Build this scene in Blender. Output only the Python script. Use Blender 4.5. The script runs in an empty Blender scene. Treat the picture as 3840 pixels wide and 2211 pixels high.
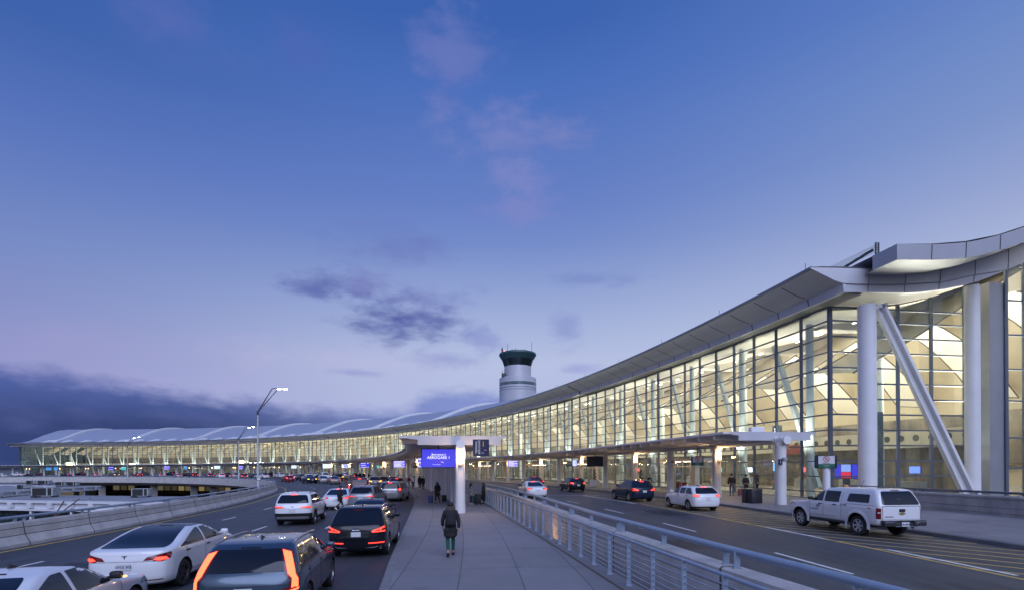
import bpy, bmesh, math, random
import numpy as np
from mathutils import Vector, Matrix, geometry
random.seed(7)
PI = math.pi; R_ = math.radians
sc = bpy.context.scene
COL = sc.collection
# ------------------------------------------------------------------ camera model (used to measure the place)
F = 1900.0; HC = 2.95; ROLL = R_(0.29)          # focal length in photo pixels, eye height, roll
CX, CY = -232.0, -2.6                            # centre that the terminal, roads and island all curve round
def ray(x, y):
    u = x - 1920; w = y - 1750
    return (u*math.cos(ROLL) - w*math.sin(ROLL), F, -u*math.sin(ROLL) - w*math.cos(ROLL))
def at(x, y, z=0.0):
    a, b, c = ray(x, y); t = (z - HC)/c
    return (a*t, b*t)
def pol(R, ph, z=0.0):
    p = R_(ph)
    return (CX + R*math.cos(p), CY + R*math.sin(p), z)
def inv(x, y):
    return math.hypot(x - CX, y - CY), math.degrees(math.atan2(y - CY, x - CX))
def phi_of(x, R):
    a, b, c = ray(x, 1757); A = a*a + b*b; B = -2*(a*CX + b*CY); K = CX*CX + CY*CY - R*R
    t = (-B + math.sqrt(B*B - 4*A*K))/2/A
    return math.degrees(math.atan2(b*t - CY, a*t - CX))
def lerp(T, x):
    if x <= T[0][0]: return T[0][1]
    for (a, u), (b, v) in zip(T, T[1:]):
        if x <= b: return u + (v - u)*(x - a)/(b - a)
    return T[-1][1]
class Cubic:                                     # monotone cubic through (x, y) pairs
    def __init__(s, xs, ys):
        s.x = list(xs); s.y = list(ys); n = len(xs)
        d = [(ys[i+1] - ys[i])/(xs[i+1] - xs[i]) for i in range(n-1)]
        m = [d[0]] + [0 if d[i-1]*d[i] <= 0 else 2*d[i-1]*d[i]/(d[i-1] + d[i]) for i in range(1, n-1)] + [d[-1]]
        s.m = m
    def __call__(s, v):
        X = s.x
        if v <= X[0]: return s.y[0]
        if v >= X[-1]: return s.y[-1]
        i = 0
        while v > X[i+1]: i += 1
        h = X[i+1] - X[i]; t = (v - X[i])/h
        return ((2*t**3 - 3*t*t + 1)*s.y[i] + (t**3 - 2*t*t + t)*h*s.m[i] + (-2*t**3 + 3*t*t)*s.y[i+1] + (t**3 - t*t)*h*s.m[i+1])
RIN_T = [(-8,214.4),(5.7,214.3),(13.35,213.6),(15.5,213.2),(18,212.9),(20.7,212.2),(24.9,209.8),(31.3,204.6),(43.5,190.5),(52,176),(59.8,163),(77,146),(104,144)]
_rin = Cubic([a for a, b in RIN_T], [b for a, b in RIN_T])
def rin(ph): return _rin(ph)
def phi_inner(x, off):
    best = min(range(1500, 9500), key=lambda k: abs(px_of(pol(rin(k/100) + off, k/100)) - x)); return best/100
def px_of(p): return 1920 + F*p[0]/max(p[1], .1)
_rl = Cubic([-7,.65,1.9,3.5,4.9,6.9,9,12.4,16,30,110],[232.2,231.1,230.4,229.6,229.05,228.6,228.42,228.6,228.82,228.82,228.82])
_rr = Cubic([-7,.6,2,3.5,4.2,5.5,6.9,9,12.6],[238.8,236.7,235.9,235.2,234.95,234.55,234.15,233.9,233.85])
_rpp = Cubic([-7,0,2.4,3.3,4,5.24,7.6,13.2],[240.9,238.7,237.3,236.75,236.45,235.98,235.72,235.6])
def rl(ph): return _rl(ph)                       # left kerb of the island
def rr(ph): return _rr(ph)                       # railing line
def dpar(ph): return _rpp(ph) - 235.78           # parapet offset
def zr(ph): return lerp([(-9,.25),(10,.25),(22,.03),(110,.03)], ph)      # right road height
# ------------------------------------------------------------------ materials
MATS = {}
def srgb(r, g, b):
    f = lambda c: (c/255/12.92) if c/255 <= .04045 else ((c/255 + .055)/1.055)**2.4
    return (f(r), f(g), f(b))
def mat(name, col, rough=.6, metal=0., spec=.5, var=0., vscale=1., bump=0., bscale=20., coat=0., emit=None, estr=0., stretch=None, coords='Object'):
    if name in MATS: return MATS[name]
    m = bpy.data.materials.new(name); m.use_nodes = True; nt = m.node_tree; b = nt.nodes['Principled BSDF']
    b.inputs['Base Color'].default_value = (*col, 1); b.inputs['Roughness'].default_value = rough
    b.inputs['Metallic'].default_value = metal; b.inputs['Specular IOR Level'].default_value = spec
    b.inputs['Coat Weight'].default_value = coat; b.inputs['Coat Roughness'].default_value = .04
    if emit: b.inputs['Emission Color'].default_value = (*emit, 1); b.inputs['Emission Strength'].default_value = estr
    tc = nt.nodes.new('ShaderNodeTexCoord'); src = tc.outputs[coords]
    if stretch:
        mp = nt.nodes.new('ShaderNodeMapping'); mp.inputs['Scale'].default_value = stretch
        nt.links.new(src, mp.inputs['Vector']); src = mp.outputs['Vector']
    if var:
        n = nt.nodes.new('ShaderNodeTexNoise'); n.inputs['Scale'].default_value = vscale; n.inputs['Detail'].default_value = 6; n.inputs['Roughness'].default_value = .65
        nt.links.new(src, n.inputs['Vector'])
        r = nt.nodes.new('ShaderNodeMapRange'); r.inputs['From Min'].default_value = .3; r.inputs['From Max'].default_value = .7
        r.inputs['To Min'].default_value = 1 - var; r.inputs['To Max'].default_value = 1 + var
        nt.links.new(n.outputs['Fac'], r.inputs['Value'])
        x = nt.nodes.new('ShaderNodeVectorMath'); x.operation = 'SCALE'; x.inputs[0].default_value = col
        nt.links.new(r.outputs['Result'], x.inputs['Scale']); nt.links.new(x.outputs['Vector'], b.inputs['Base Color'])
        rr = nt.nodes.new('ShaderNodeMapRange'); rr.inputs['To Min'].default_value = max(.02, rough - .12); rr.inputs['To Max'].default_value = min(1, rough + .12)
        nt.links.new(n.outputs['Fac'], rr.inputs['Value']); nt.links.new(rr.outputs['Result'], b.inputs['Roughness'])
    if bump:
        n2 = nt.nodes.new('ShaderNodeTexNoise'); n2.inputs['Scale'].default_value = bscale; n2.inputs['Detail'].default_value = 4
        nt.links.new(tc.outputs['Object'], n2.inputs['Vector'])
        bp = nt.nodes.new('ShaderNodeBump'); bp.inputs['Strength'].default_value = bump; bp.inputs['Distance'].default_value = .02
        nt.links.new(n2.outputs['Fac'], bp.inputs['Height']); nt.links.new(bp.outputs['Normal'], b.inputs['Normal'])
    MATS[name] = m
    return m
def emis(name, col, st):
    m = mat(name, (0.02, .02, .02), rough=.4, emit=col, estr=st); return m
def glassmat(name, tint, ior=1.45, rough=0.0, keep=1.0):
    m = bpy.data.materials.new(name); m.use_nodes = True; nt = m.node_tree; nt.nodes.clear()
    o = nt.nodes.new('ShaderNodeOutputMaterial'); t = nt.nodes.new('ShaderNodeBsdfTransparent'); g = nt.nodes.new('ShaderNodeBsdfGlossy')
    t.inputs['Color'].default_value = (*tint, 1); g.inputs['Roughness'].default_value = rough; g.inputs['Color'].default_value = (.9, .95, 1, 1)
    fr = nt.nodes.new('ShaderNodeLayerWeight'); fr.inputs['Blend'].default_value = .5
    pw = nt.nodes.new('ShaderNodeMath'); pw.operation = 'POWER'; pw.inputs[1].default_value = 4.0; nt.links.new(fr.outputs['Facing'], pw.inputs[0])
    mr = nt.nodes.new('ShaderNodeMath'); mr.operation = 'MULTIPLY_ADD'; mr.inputs[1].default_value = keep; mr.inputs[2].default_value = .085; mr.use_clamp = True
    nt.links.new(pw.outputs[0], mr.inputs[0])
    mx = nt.nodes.new('ShaderNodeMixShader')
    nt.links.new(mr.outputs[0], mx.inputs[0]); nt.links.new(t.outputs[0], mx.inputs[1]); nt.links.new(g.outputs[0], mx.inputs[2]); nt.links.new(mx.outputs[0], o.inputs[0])
    MATS[name] = m
    return m
# ------------------------------------------------------------------ mesh builder
class MB:
    def __init__(s): s.v = []; s.f = []; s.mi = []; s.uv = {}; s.cur = 0
    def add(s, vs, fs, mi=None):
        b = len(s.v); s.v += [tuple(p) for p in vs]
        for f in fs: s.f.append(tuple(b + i for i in f)); s.mi.append(s.cur if mi is None else mi)
        return b
    def box(s, c, d, rot=0., mi=None, M=None):
        x, y, z = d[0]/2, d[1]/2, d[2]/2
        P = [(-x,-y,-z),(x,-y,-z),(x,y,-z),(-x,y,-z),(-x,-y,z),(x,-y,z),(x,y,z),(-x,y,z)]
        if M is not None: P = [tuple(M @ Vector(p)) for p in P]
        else:
            co, si = math.cos(rot), math.sin(rot)
            P = [(c[0] + p[0]*co - p[1]*si, c[1] + p[0]*si + p[1]*co, c[2] + p[2]) for p in P]
        s.add(P, [(0,3,2,1),(4,5,6,7),(0,1,5,4),(1,2,6,5),(2,3,7,6),(3,0,4,7)], mi)
    def rbox(s, c, d, r=.03, rot=0., mi=None, seg=2):               # box with rounded edges in all axes
        bm = bmesh.new(); bmesh.ops.create_cube(bm, size=1)
        for v in bm.verts: v.co = Vector((v.co.x*d[0], v.co.y*d[1], v.co.z*d[2]))
        bmesh.ops.bevel(bm, geom=bm.edges[:], offset=r, segments=seg, affect='EDGES', profile=.5)
        M = Matrix.Translation(c) @ Matrix.Rotation(rot, 4, 'Z')
        bm.verts.index_update()
        s.add([M @ v.co for v in bm.verts], [[v.index for v in f.verts] for f in bm.faces], mi); bm.free()
    def tube(s, pts, r, n=8, cap=True, mi=None, closed=False):
        pts = [Vector(p) for p in pts]; k = len(pts); rs = r if isinstance(r, (list, tuple)) else [r]*k
        rings = []; up0 = None
        for i, p in enumerate(pts):
            a = pts[i-1] if (i or closed) else pts[i]; b = pts[(i+1) % k] if (i < k-1 or closed) else pts[i]
            d = (b - a).normalized(); up = Vector((0,0,1)) if abs(d.z) < .95 else Vector((1,0,0))
            if up0 is not None and abs(d.dot(up0)) < .95: up = up0
            u = d.cross(up).normalized(); w = u.cross(d).normalized(); up0 = w
            rings.append([p + (u*math.cos(2*PI*j/n) + w*math.sin(2*PI*j/n))*rs[i] for j in range(n)])
        fs = []
        for i in range(k if closed else k-1):
            i2 = (i+1) % k
            for j in range(n): fs.append((i*n + j, i2*n + j, i2*n + (j+1) % n, i*n + (j+1) % n))
        if cap and not closed: fs += [tuple(range(n)), tuple((k-1)*n + j for j in reversed(range(n)))]
        s.add([p for r_ in rings for p in r_], fs, mi)
    def bar(s, a, b, w, h, mi=None):                                  # rectangular bar between two points
        a, b = Vector(a), Vector(b); d = (b - a); L = d.length; d.normalize()
        up = Vector((0,0,1)) if abs(d.z) < .98 else Vector((1,0,0))
        u = d.cross(up).normalized(); w_ = u.cross(d).normalized()
        P = []
        for q in (a, b):
            for sx, sy in ((-1,-1),(1,-1),(1,1),(-1,1)): P.append(q + u*sx*w/2 + w_*sy*h/2)
        s.add(P, [(0,1,2,3),(7,6,5,4),(0,4,5,1),(1,5,6,2),(2,6,7,3),(3,7,4,0)], mi)
    def lathe(s, prof, c=(0,0,0), n=24, axis='Z', mi=None, cap=True, M=None):   # prof: (r, h)
        P = []
        for r, h in prof:
            for j in range(n):
                a = 2*PI*j/n
                q = (r*math.cos(a), r*math.sin(a), h) if axis == 'Z' else (r*math.cos(a), h, r*math.sin(a))
                q = Vector(q)
                P.append((M @ q) if M is not None else (c[0] + q.x, c[1] + q.y, c[2] + q.z))
        fs = []
        for i in range(len(prof) - 1):
            for j in range(n):
                q = (i*n + j, i*n + (j+1) % n, (i+1)*n + (j+1) % n, (i+1)*n + j)
                fs.append(q if axis == 'Z' else q[::-1])
        if cap:
            fs += [tuple(reversed(range(n))), tuple((len(prof)-1)*n + j for j in range(n))]
        s.add(P, fs, mi)
    def sweep(s, prof, p0, p1, step=.6, closed=True, caps=True, mi=None, zoff=None, rad=None, uv=False):
        """profile of (R, z) pairs swept about the common centre from angle p0 to p1"""
        n = max(1, int(math.ceil((p1 - p0)/step))); k = len(prof); P = []; U = []
        for i in range(n + 1):
            ph = p0 + (p1 - p0)*i/n; zo = zoff(ph) if zoff else 0; ro = rad(ph) if rad else 0
            for R, z in prof:
                P.append(pol(R + ro, ph, z + zo))
                if uv: U.append((R + ro, R_(ph)*240))
        fs = []; m = k if closed else k - 1
        for i in range(n):
            for j in range(m):
                j2 = (j+1) % k
                fs.append((i*k + j, i*k + j2, (i+1)*k + j2, (i+1)*k + j))
        if caps and closed: fs += [tuple(reversed(range(k))), tuple(n*k + j for j in range(k))]
        b = s.add(P, fs, mi)
        if uv:
            for i, u in enumerate(U): s.uv[b + i] = u
    def mesh(s, name):
        me = bpy.data.meshes.new(name); me.from_pydata(s.v, [], s.f)
        me.polygons.foreach_set('material_index', s.mi)
        if s.uv:
            l = me.uv_layers.new(name='UVMap')
            vi = [0]*len(me.loops); me.loops.foreach_get('vertex_index', vi)
            l.data.foreach_set('uv', [c for i in vi for c in s.uv.get(i, (0, 0))])
        me.update()
        return me
def fixn(me):
    bm = bmesh.new(); bm.from_mesh(me); bmesh.ops.recalc_face_normals(bm, faces=bm.faces); bm.to_mesh(me); bm.free()
def smooth(me, ang=35):
    me.polygons.foreach_set('use_smooth', [True]*len(me.polygons)); me.set_sharp_from_angle(angle=R_(ang)); me.update()
def tag(o, label=None, cat=None, group=None, kind=None):
    if label: o['label'] = label
    if cat: o['category'] = cat
    if group: o['group'] = group
    if kind: o['kind'] = kind
    return o
def obj(name, mb, mats, parent=None, sm=None, world=False, recalc=True):
    me = mb if isinstance(mb, bpy.types.Mesh) else mb.mesh(name)
    if recalc and not isinstance(mb, bpy.types.Mesh): fixn(me)
    if not isinstance(mats, (list, tuple)): mats = [mats]
    if not me.materials:
        for m in mats: me.materials.append(m)
    if sm: smooth(me, sm)
    o = bpy.data.objects.new(name, me); COL.objects.link(o)
    if parent is not None:
        o.parent = parent
        if world:
            p = parent; M = Matrix.Identity(4)
            while p is not None: M = (p.matrix_parent_inverse @ p.matrix_basis) @ M; p = p.parent
            o.matrix_parent_inverse = M.inverted()
    return o
def empty(name, loc=(0,0,0), rz=0., label=None, cat=None, group=None):
    o = bpy.data.objects.new(name, None); COL.objects.link(o); o.location = loc; o.rotation_euler = (0,0,rz); o.empty_display_size = .2
    return tag(o, label, cat, group)
def copy_tree(o, parent=None):
    c = o.copy(); COL.objects.link(c); c.parent = parent
    for ch in list(o.children): copy_tree(ch, c)
    return c
def text_mesh(body, size, ex=.004, align='CENTER'):
    cu = bpy.data.curves.new('lettering', 'FONT'); cu.body = body; cu.size = size; cu.extrude = ex; cu.align_x = align; cu.align_y = 'CENTER'
    cu.resolution_u = 3
    o = bpy.data.objects.new('lettering', cu); COL.objects.link(o)
    dg = bpy.context.evaluated_depsgraph_get(); me = bpy.data.meshes.new_from_object(o.evaluated_get(dg))
    bpy.data.objects.remove(o); bpy.data.curves.remove(cu)
    me.materials.clear()
    return me
def add_mesh(mb, me, M, mi=None):
    mb.add([M @ v.co for v in me.vertices], [list(p.vertices) for p in me.polygons], mi)
FRONT = Matrix(((1,0,0,0),(0,0,-1,0),(0,1,0,0),(0,0,0,1)))       # XY lettering stood up in XZ, read from -Y
def fan_poly(mb, pts, mi=None):                                      # filled flat polygon in 3D (points in order)
    tris = geometry.tessellate_polygon([[Vector(p) for p in pts]])
    mb.add(pts, [t for t in tris], mi)
def extr(mb, poly, y0, y1, M=None, mi=None):                         # (x, z) polygon extruded along y
    n = len(poly); P = [Vector((x, y0, z)) for x, z in poly] + [Vector((x, y1, z)) for x, z in poly]
    if M is not None: P = [M @ p for p in P]
    tris = geometry.tessellate_polygon([[Vector((x, z, 0)) for x, z in poly]])
    fs = [tuple(t) for t in tris] + [tuple(n + i for i in reversed(t)) for t in tris] + [(i, (i+1) % n, n + (i+1) % n, n + i) for i in range(n)]
    mb.add(P, fs, mi)
ORD = ['first','second','third','fourth','fifth','sixth','seventh','eighth','ninth','tenth','eleventh','twelfth','thirteenth','fourteenth','fifteenth','sixteenth','seventeenth','eighteenth','nineteenth','twentieth']
# ------------------------------------------------------------------ shared materials
M_conc = mat('concrete', (.36,.34,.33), .85, var=.16, vscale=.8, bump=.25, bscale=14)
M_barrier = mat('barrier_concrete', (.52,.50,.48), .85, var=.2, vscale=1.3, bump=.3, bscale=10)
M_white = mat('white_steel', (.74,.74,.75), .45, var=.05, vscale=.7)
M_column = mat('column_paint', (.70,.69,.68), .5, var=.06, vscale=.9)
M_rail = mat('rail_blue_grey', (.30,.37,.47), .42, metal=.25, var=.08, vscale=3)
M_dark = mat('dark_steel', (.04,.045,.055), .5)
M_mull = mat('mullion_grey', (.11,.135,.18), .4, metal=.2)
M_black = mat('black_plastic', (.015,.015,.017), .55)
M_rubber = mat('rubber', (.018,.018,.02), .8, bump=.2, bscale=60)
M_white_paint = mat('road_white', (.72,.72,.70), .7, var=.18, vscale=5)
M_yellow_paint = mat('road_yellow', (.62,.42,.10), .7, var=.25, vscale=5)
M_panel = mat('fascia_panel', (.62,.62,.66), .45, metal=.1, var=.04, vscale=.5)
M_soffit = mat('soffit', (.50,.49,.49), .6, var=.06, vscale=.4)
M_roof = mat('tower_cladding', (.52,.53,.57), .42, metal=.15, var=.06, vscale=.12)
M_cream = mat('ceiling_cream', (.80,.74,.64), .8, var=.05, vscale=.3)
M_intcol = mat('interior_column', (.66,.72,.68), .5)
M_glassw = glassmat('curtain_glass', (.84,.93,.89), 1.5, keep=.5)
M_intfloor = mat('terrazzo', (.42,.40,.36), .25, var=.06, vscale=4)
M_warm = emis('warm_lamp', (1,.62,.28), 14)
M_lampw = emis('street_lamp_lens', (1,.95,.88), 60)
# road and pavement materials read metric UVs: u = radius, v = distance along
def uvmat(name, base, var, kind):
    m = bpy.data.materials.new(name); m.use_nodes = True; nt = m.node_tree; b = nt.nodes['Principled BSDF']; L = nt.links.new
    tc = nt.nodes.new('ShaderNodeTexCoord'); uv = tc.outputs['UV']
    def noise(scale, sx, sy, det=5, src=uv):
        mp = nt.nodes.new('ShaderNodeMapping'); mp.inputs['Scale'].default_value = (sx, sy, 1); L(src, mp.inputs['Vector'])
        n = nt.nodes.new('ShaderNodeTexNoise'); n.inputs['Scale'].default_value = scale; n.inputs['Detail'].default_value = det; n.inputs['Roughness'].default_value = .62
        L(mp.outputs[0], n.inputs['Vector']); return n.outputs['Fac']
    def mth(op, a, c=None, d=None):
        n = nt.nodes.new('ShaderNodeMath'); n.operation = op
        for i, q in enumerate((a, c, d)):
            if q is None: continue
            if isinstance(q, (int, float)): n.inputs[i].default_value = q
            else: L(q, n.inputs[i])
        return n.outputs[0]
    sep = nt.nodes.new('ShaderNodeSeparateXYZ'); L(uv, sep.inputs[0]); u, v = sep.outputs[0], sep.outputs[1]
    if kind == 'road':
        f = mth('MULTIPLY_ADD', noise(1, 1.6, .035), 1.25, .38)                       # long tyre streaks
        f = mth('MULTIPLY', f, mth('MULTIPLY_ADD', noise(1, .3, .3), .5, .75))
        f = mth('MULTIPLY', f, mth('MULTIPLY_ADD', noise(40, 1, 1, 2), .5, .75))
        f = mth('MULTIPLY', f, mth('SUBTRACT', 1.0, mth('MULTIPLY', mth('GREATER_THAN', noise(1, .9, .25, 8), .63), .35)))   # oil stains, patches
        rough = mth('MULTIPLY_ADD', noise(1, 1.2, .08), -.25, .72)
    else:
        du = mth('ABSOLUTE', mth('SUBTRACT', mth('FRACT', mth('DIVIDE', mth('SUBTRACT', u, 228.05), 1.56)), .5))
        row = mth('FLOOR', mth('DIVIDE', mth('SUBTRACT', u, 228.05), 1.56))
        dv = mth('ABSOLUTE', mth('SUBTRACT', mth('FRACT', mth('DIVIDE', mth('ADD', v, .7), 3.6)), .5))
        j = mth('MAXIMUM', mth('LESS_THAN', mth('SUBTRACT', .5, du), .008), mth('LESS_THAN', mth('SUBTRACT', .5, dv), .0035))
        cell = nt.nodes.new('ShaderNodeTexWhiteNoise'); cell.noise_dimensions = '2D'
        cb = nt.nodes.new('ShaderNodeCombineXYZ'); L(row, cb.inputs[0]); L(mth('FLOOR', mth('DIVIDE', mth('ADD', v, .7), 3.6)), cb.inputs[1]); L(cb.outputs[0], cell.inputs['Vector'])
        f = mth('MULTIPLY_ADD', noise(1, .8, .8, 8), .5, .75)
        f = mth('MULTIPLY', f, mth('MULTIPLY_ADD', noise(30, 1, 1, 2), .3, .85))
        f = mth('MULTIPLY', f, mth('MULTIPLY_ADD', cell.outputs['Value'], .14, .93))
        f = mth('MULTIPLY', f, mth('SUBTRACT', 1.0, mth('MULTIPLY', mth('GREATER_THAN', noise(1, .35, .35, 9), .62), .17)))
        f = mth('MULTIPLY', f, mth('SUBTRACT', 1.0, mth('MULTIPLY', mth('GREATER_THAN', noise(7, 1, 1, 1), .73), .28)))
        f = mth('MULTIPLY', f, mth('SUBTRACT', 1.0, mth('MULTIPLY', j, .62)))
        rough = mth('MULTIPLY_ADD', noise(2, 1, 1), -.2, .85)
    x = nt.nodes.new('ShaderNodeVectorMath'); x.operation = 'SCALE'; x.inputs[0].default_value = base; L(f, x.inputs['Scale']); L(x.outputs[0], b.inputs['Base Color'])
    L(rough, b.inputs['Roughness'])
    bp = nt.nodes.new('ShaderNodeBump'); bp.inputs['Strength'].default_value = .35; bp.inputs['Distance'].default_value = .01
    L(noise(70, 1, 1, 2), bp.inputs['Height']); L(bp.outputs[0], b.inputs['Normal'])
    MATS[name] = m
    return m
M_asph = uvmat('asphalt', (.052,.056,.067), .2, 'road')
M_pave = uvmat('paving', (.215,.21,.225), .2, 'pave')
# ------------------------------------------------------------------ ground, roads, island
g = MB(); g.add([(-3000,-3000,-7.5),(3000,-3000,-7.5),(3000,3000,-7.5),(-3000,3000,-7.5)], [(0,1,2,3)])
tag(obj('ground', g, mat('lower_ground', (.09,.09,.095), .9, var=.3, vscale=.05)), kind='structure')
PH0 = -7.0; PH1 = 103.0
def strip(name, r0, r1, z, p0, p1, m, n=10, step=.5):
    """a road sheet between two radii (numbers or functions of the angle)"""
    f0 = r0 if callable(r0) else (lambda p: r0); f1 = r1 if callable(r1) else (lambda p: r1); fz = z if callable(z) else (lambda p: z)
    mb = MB(); k = int((p1 - p0)/step) + 1; P = []; U = []
    for i in range(k + 1):
        ph = p0 + (p1 - p0)*i/k
        for j in range(n + 1):
            R = f0(ph) + (f1(ph) - f0(ph))*j/n; P.append(pol(R, ph, fz(ph))); U.append((R, R_(ph)*240))
    mb.add(P, [(i*(n+1)+j, i*(n+1)+j+1, (i+1)*(n+1)+j+1, (i+1)*(n+1)+j) for i in range(k) for j in range(n)])
    for i, u in enumerate(U): mb.uv[i] = u
    return obj(name, mb, m)
tag(strip('road', lambda p: rin(p) - .3, lambda p: rl(p) + .02, 0., PH0, PH1, M_asph, 12), kind='structure')
# deck under the roads: edge beam and soffit along the inner barrier, cross wall faces beside the gap
d = MB()
d.sweep([(-.45,-.004),(-.45,-.18),(.7,-.95),(6,-1.5),(12,-1.3),(12,-.02)], PH0, PH1, .8, rad=rin)
d.sweep([(-5.2,-.02),(-5.2,-1.4),(.19,-1.4),(.19,-.02)], PH0, 12.6, .8, rad=rr)
d.sweep([(235.57,.2),(235.57,-2.2),(236.3,-2.2),(236.3,.2)], PH0, 12.6, .8, rad=dpar)
tag(obj('road_deck', d, M_conc), kind='structure')
isl = MB()
n_ = 40; P_ = []; U_ = []
for i in range(n_ + 1):
    ph = PH0 + (12.6 - PH0)*i/n_
    for R, z in ((rl(ph) + .02,-.3),(rl(ph) + .02,.15),(rr(ph) + .2,.15),(rr(ph) + .2,-.3)): P_.append(pol(R, ph, z)); U_.append((R, R_(ph)*240))
b_ = isl.add(P_, [(4*i+j, 4*i+(j+1)%4, 4*i+4+(j+1)%4, 4*i+4+j) for i in range(n_) for j in range(4)] + [(0,1,2,3)])
for i, u in enumerate(U_): isl.uv[b_ + i] = u
isl.sweep([(228.82,-.3),(228.82,.15),(234.2,.15),(234.2,-.3)], 12.6, PH1, .5, uv=True)
tag(obj('island_pavement', isl, M_pave), kind='structure')
kb = MB()
kb.sweep([(-.22,-.1),(-.22,.13),(-.18,.153),(.02,.153),(.02,-.1)], PH0, PH1, .5, rad=rl)
tag(obj('kerb', kb, mat('kerb_concrete', (.20,.20,.215), .85, var=.2, vscale=1.5)), kind='structure')
tag(strip('road', lambda p: 236.15 + dpar(p), 249.1, zr, PH0, 12.6, M_asph, 12), kind='structure')
tag(strip('road', 234.22, 249.1, lambda p: zr(p) + .0, 12.6, PH1, M_asph, 12), kind='structure')
sw = MB()
sw.sweep([(249.1,-.4),(249.1,.155),(256.75,.26),(256.75,-.4)], PH0, 8.3, .5, zoff=zr, uv=True)
sw.sweep([(249.1,-.4),(249.1,.155),(258.0,.27),(258.0,-.4)], 8.3, 100, .5, zoff=zr, uv=True)
tag(obj('terminal_pavement', sw, M_pave), kind='structure')
kb = MB(); kb.sweep([(248.92,-.1),(248.92,.13),(248.96,.16),(249.25,.165),(249.25,-.1)], PH0, 100, .5, zoff=zr)
tag(obj('kerb', kb, mat('dark_kerb', (.16,.16,.17), .8, var=.2, vscale=2)), kind='structure')
# road markings
def mark(mb, pts, w, z=.005):                                       # painted ribbon through XY points
    L = []; n = len(pts)
    for i in range(n):
        a = Vector((*pts[max(i-1, 0)], 0)); b = Vector((*pts[min(i+1, n-1)], 0)); dd = (b - a).normalized(); nn = Vector((-dd.y, dd.x, 0))
        p = Vector((*pts[i], 0)); zz = z(pts[i]) if callable(z) else z
        L += [(p.x + nn.x*w/2, p.y + nn.y*w/2, zz), (p.x - nn.x*w/2, p.y - nn.y*w/2, zz)]
    mb.add(L, [(2*i, 2*i+1, 2*i+3, 2*i+2) for i in range(n-1)])
def arc(R, p0, p1, step=.4):
    n = max(1, int((p1 - p0)/step)); f = R if callable(R) else (lambda p: R)
    return [pol(f(p0 + (p1-p0)*i/n), p0 + (p1-p0)*i/n)[:2] for i in range(n+1)]
wl, yl = MB(), MB()
mark(yl, arc(lambda p: min(214.75, rin(p) + .95 + .02*max(0, p-18)), PH0, 60), .13)
laneA = Cubic([0,10,17,22.7,27,30,45,100],[217.75,217.72,217.6,216.5,215.0,213.6,207,205])
laneB = Cubic([0,6,7.5,21.8,25.3,27.3,45,100],[221.35,221.35,221.3,220.3,219.5,218.8,216,216])
for k in range(60):
    p = -3.3 + k*1.94
    if p < 95:
        if p < 55: mark(wl, arc(laneA, p, p + .52), .12)
        mark(wl, arc(laneB, p + .47, p + .99), .12)
    if p < 9: mark(wl, arc(224.55, p + .6, p + 1.15), .14)
zR = lambda q: zr(inv(*q)[1]) + .006
for k in range(40):
    p = 3.52 - 1.97*3 + k*2.0
    mark(wl, arc(lambda a: 240.95 - .1*(a - 3.5) if a < 14 else 239.9, p, p + .76), .12, zR)
mark(wl, arc(244.2, 9.3, 12.1), .14, zR); mark(wl, arc(244.45, 5.0, 5.85), .14, zR); mark(wl, arc(244.75, 3.5, 4.42), .14, zR)
mark(wl, arc(244.6, -3, 2.4), .14, zR)
mark(wl, [pol(240, 12.3)[:2], pol(244.2, 12.15)[:2], pol(248, 12.0)[:2]], .16, zR)
mark(yl, arc(244.45, -5, 9.2), .13, lambda q: zR(q) - .002)
p = -5.
while p < 11.8:                                                       # yellow hatching beside the kerb
    mark(yl, [pol(244.45 + (248.7-244.45)*i/6, p - 1.42*i/6)[:2] for i in range(7)], .11, lambda q: zR(q) - .003)
    p += .38
sl_ = MB(); rnd = random.Random(5)
for R0, pa, pb in ((224.1,2.5,13),(217.0,-2,19),(220.9,6,24),(242.6,-3,16),(238.4,2,14)):
    pts = []; p = pa; o_ = 0
    while p < pb: o_ += rnd.uniform(-.05,.05); pts.append(pol(R0 + o_, p)[:2]); p += .22
    mark(sl_, pts, .07 if R0 < 230 else .05, (lambda q: zr(inv(*q)[1]) + .004) if R0 > 230 else .0035)
for R0, p, w_, l_ in ((219.6,4.2,1.6,2.6),(226.2,9.5,2.2,3.0),(222.0,13.5,1.4,5),(243,7.2,1.5,3.2),(239,4.6,1.2,2)):
    mark(sl_, arc(R0, p, p + math.degrees(l_/R0), .1), w_, (lambda q: zr(inv(*q)[1]) + .0045) if R0 > 230 else .0025)
tag(obj('road_patches', sl_, mat('tar_seal', (.017,.017,.020), .55, var=.25, vscale=3), recalc=False), kind='structure')
for mbx, nm, mm in ((wl, 'lane_markings', M_white_paint), (yl, 'yellow_markings', M_yellow_paint)):
    tag(obj(nm, mbx, mm, recalc=False), kind='structure')
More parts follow.
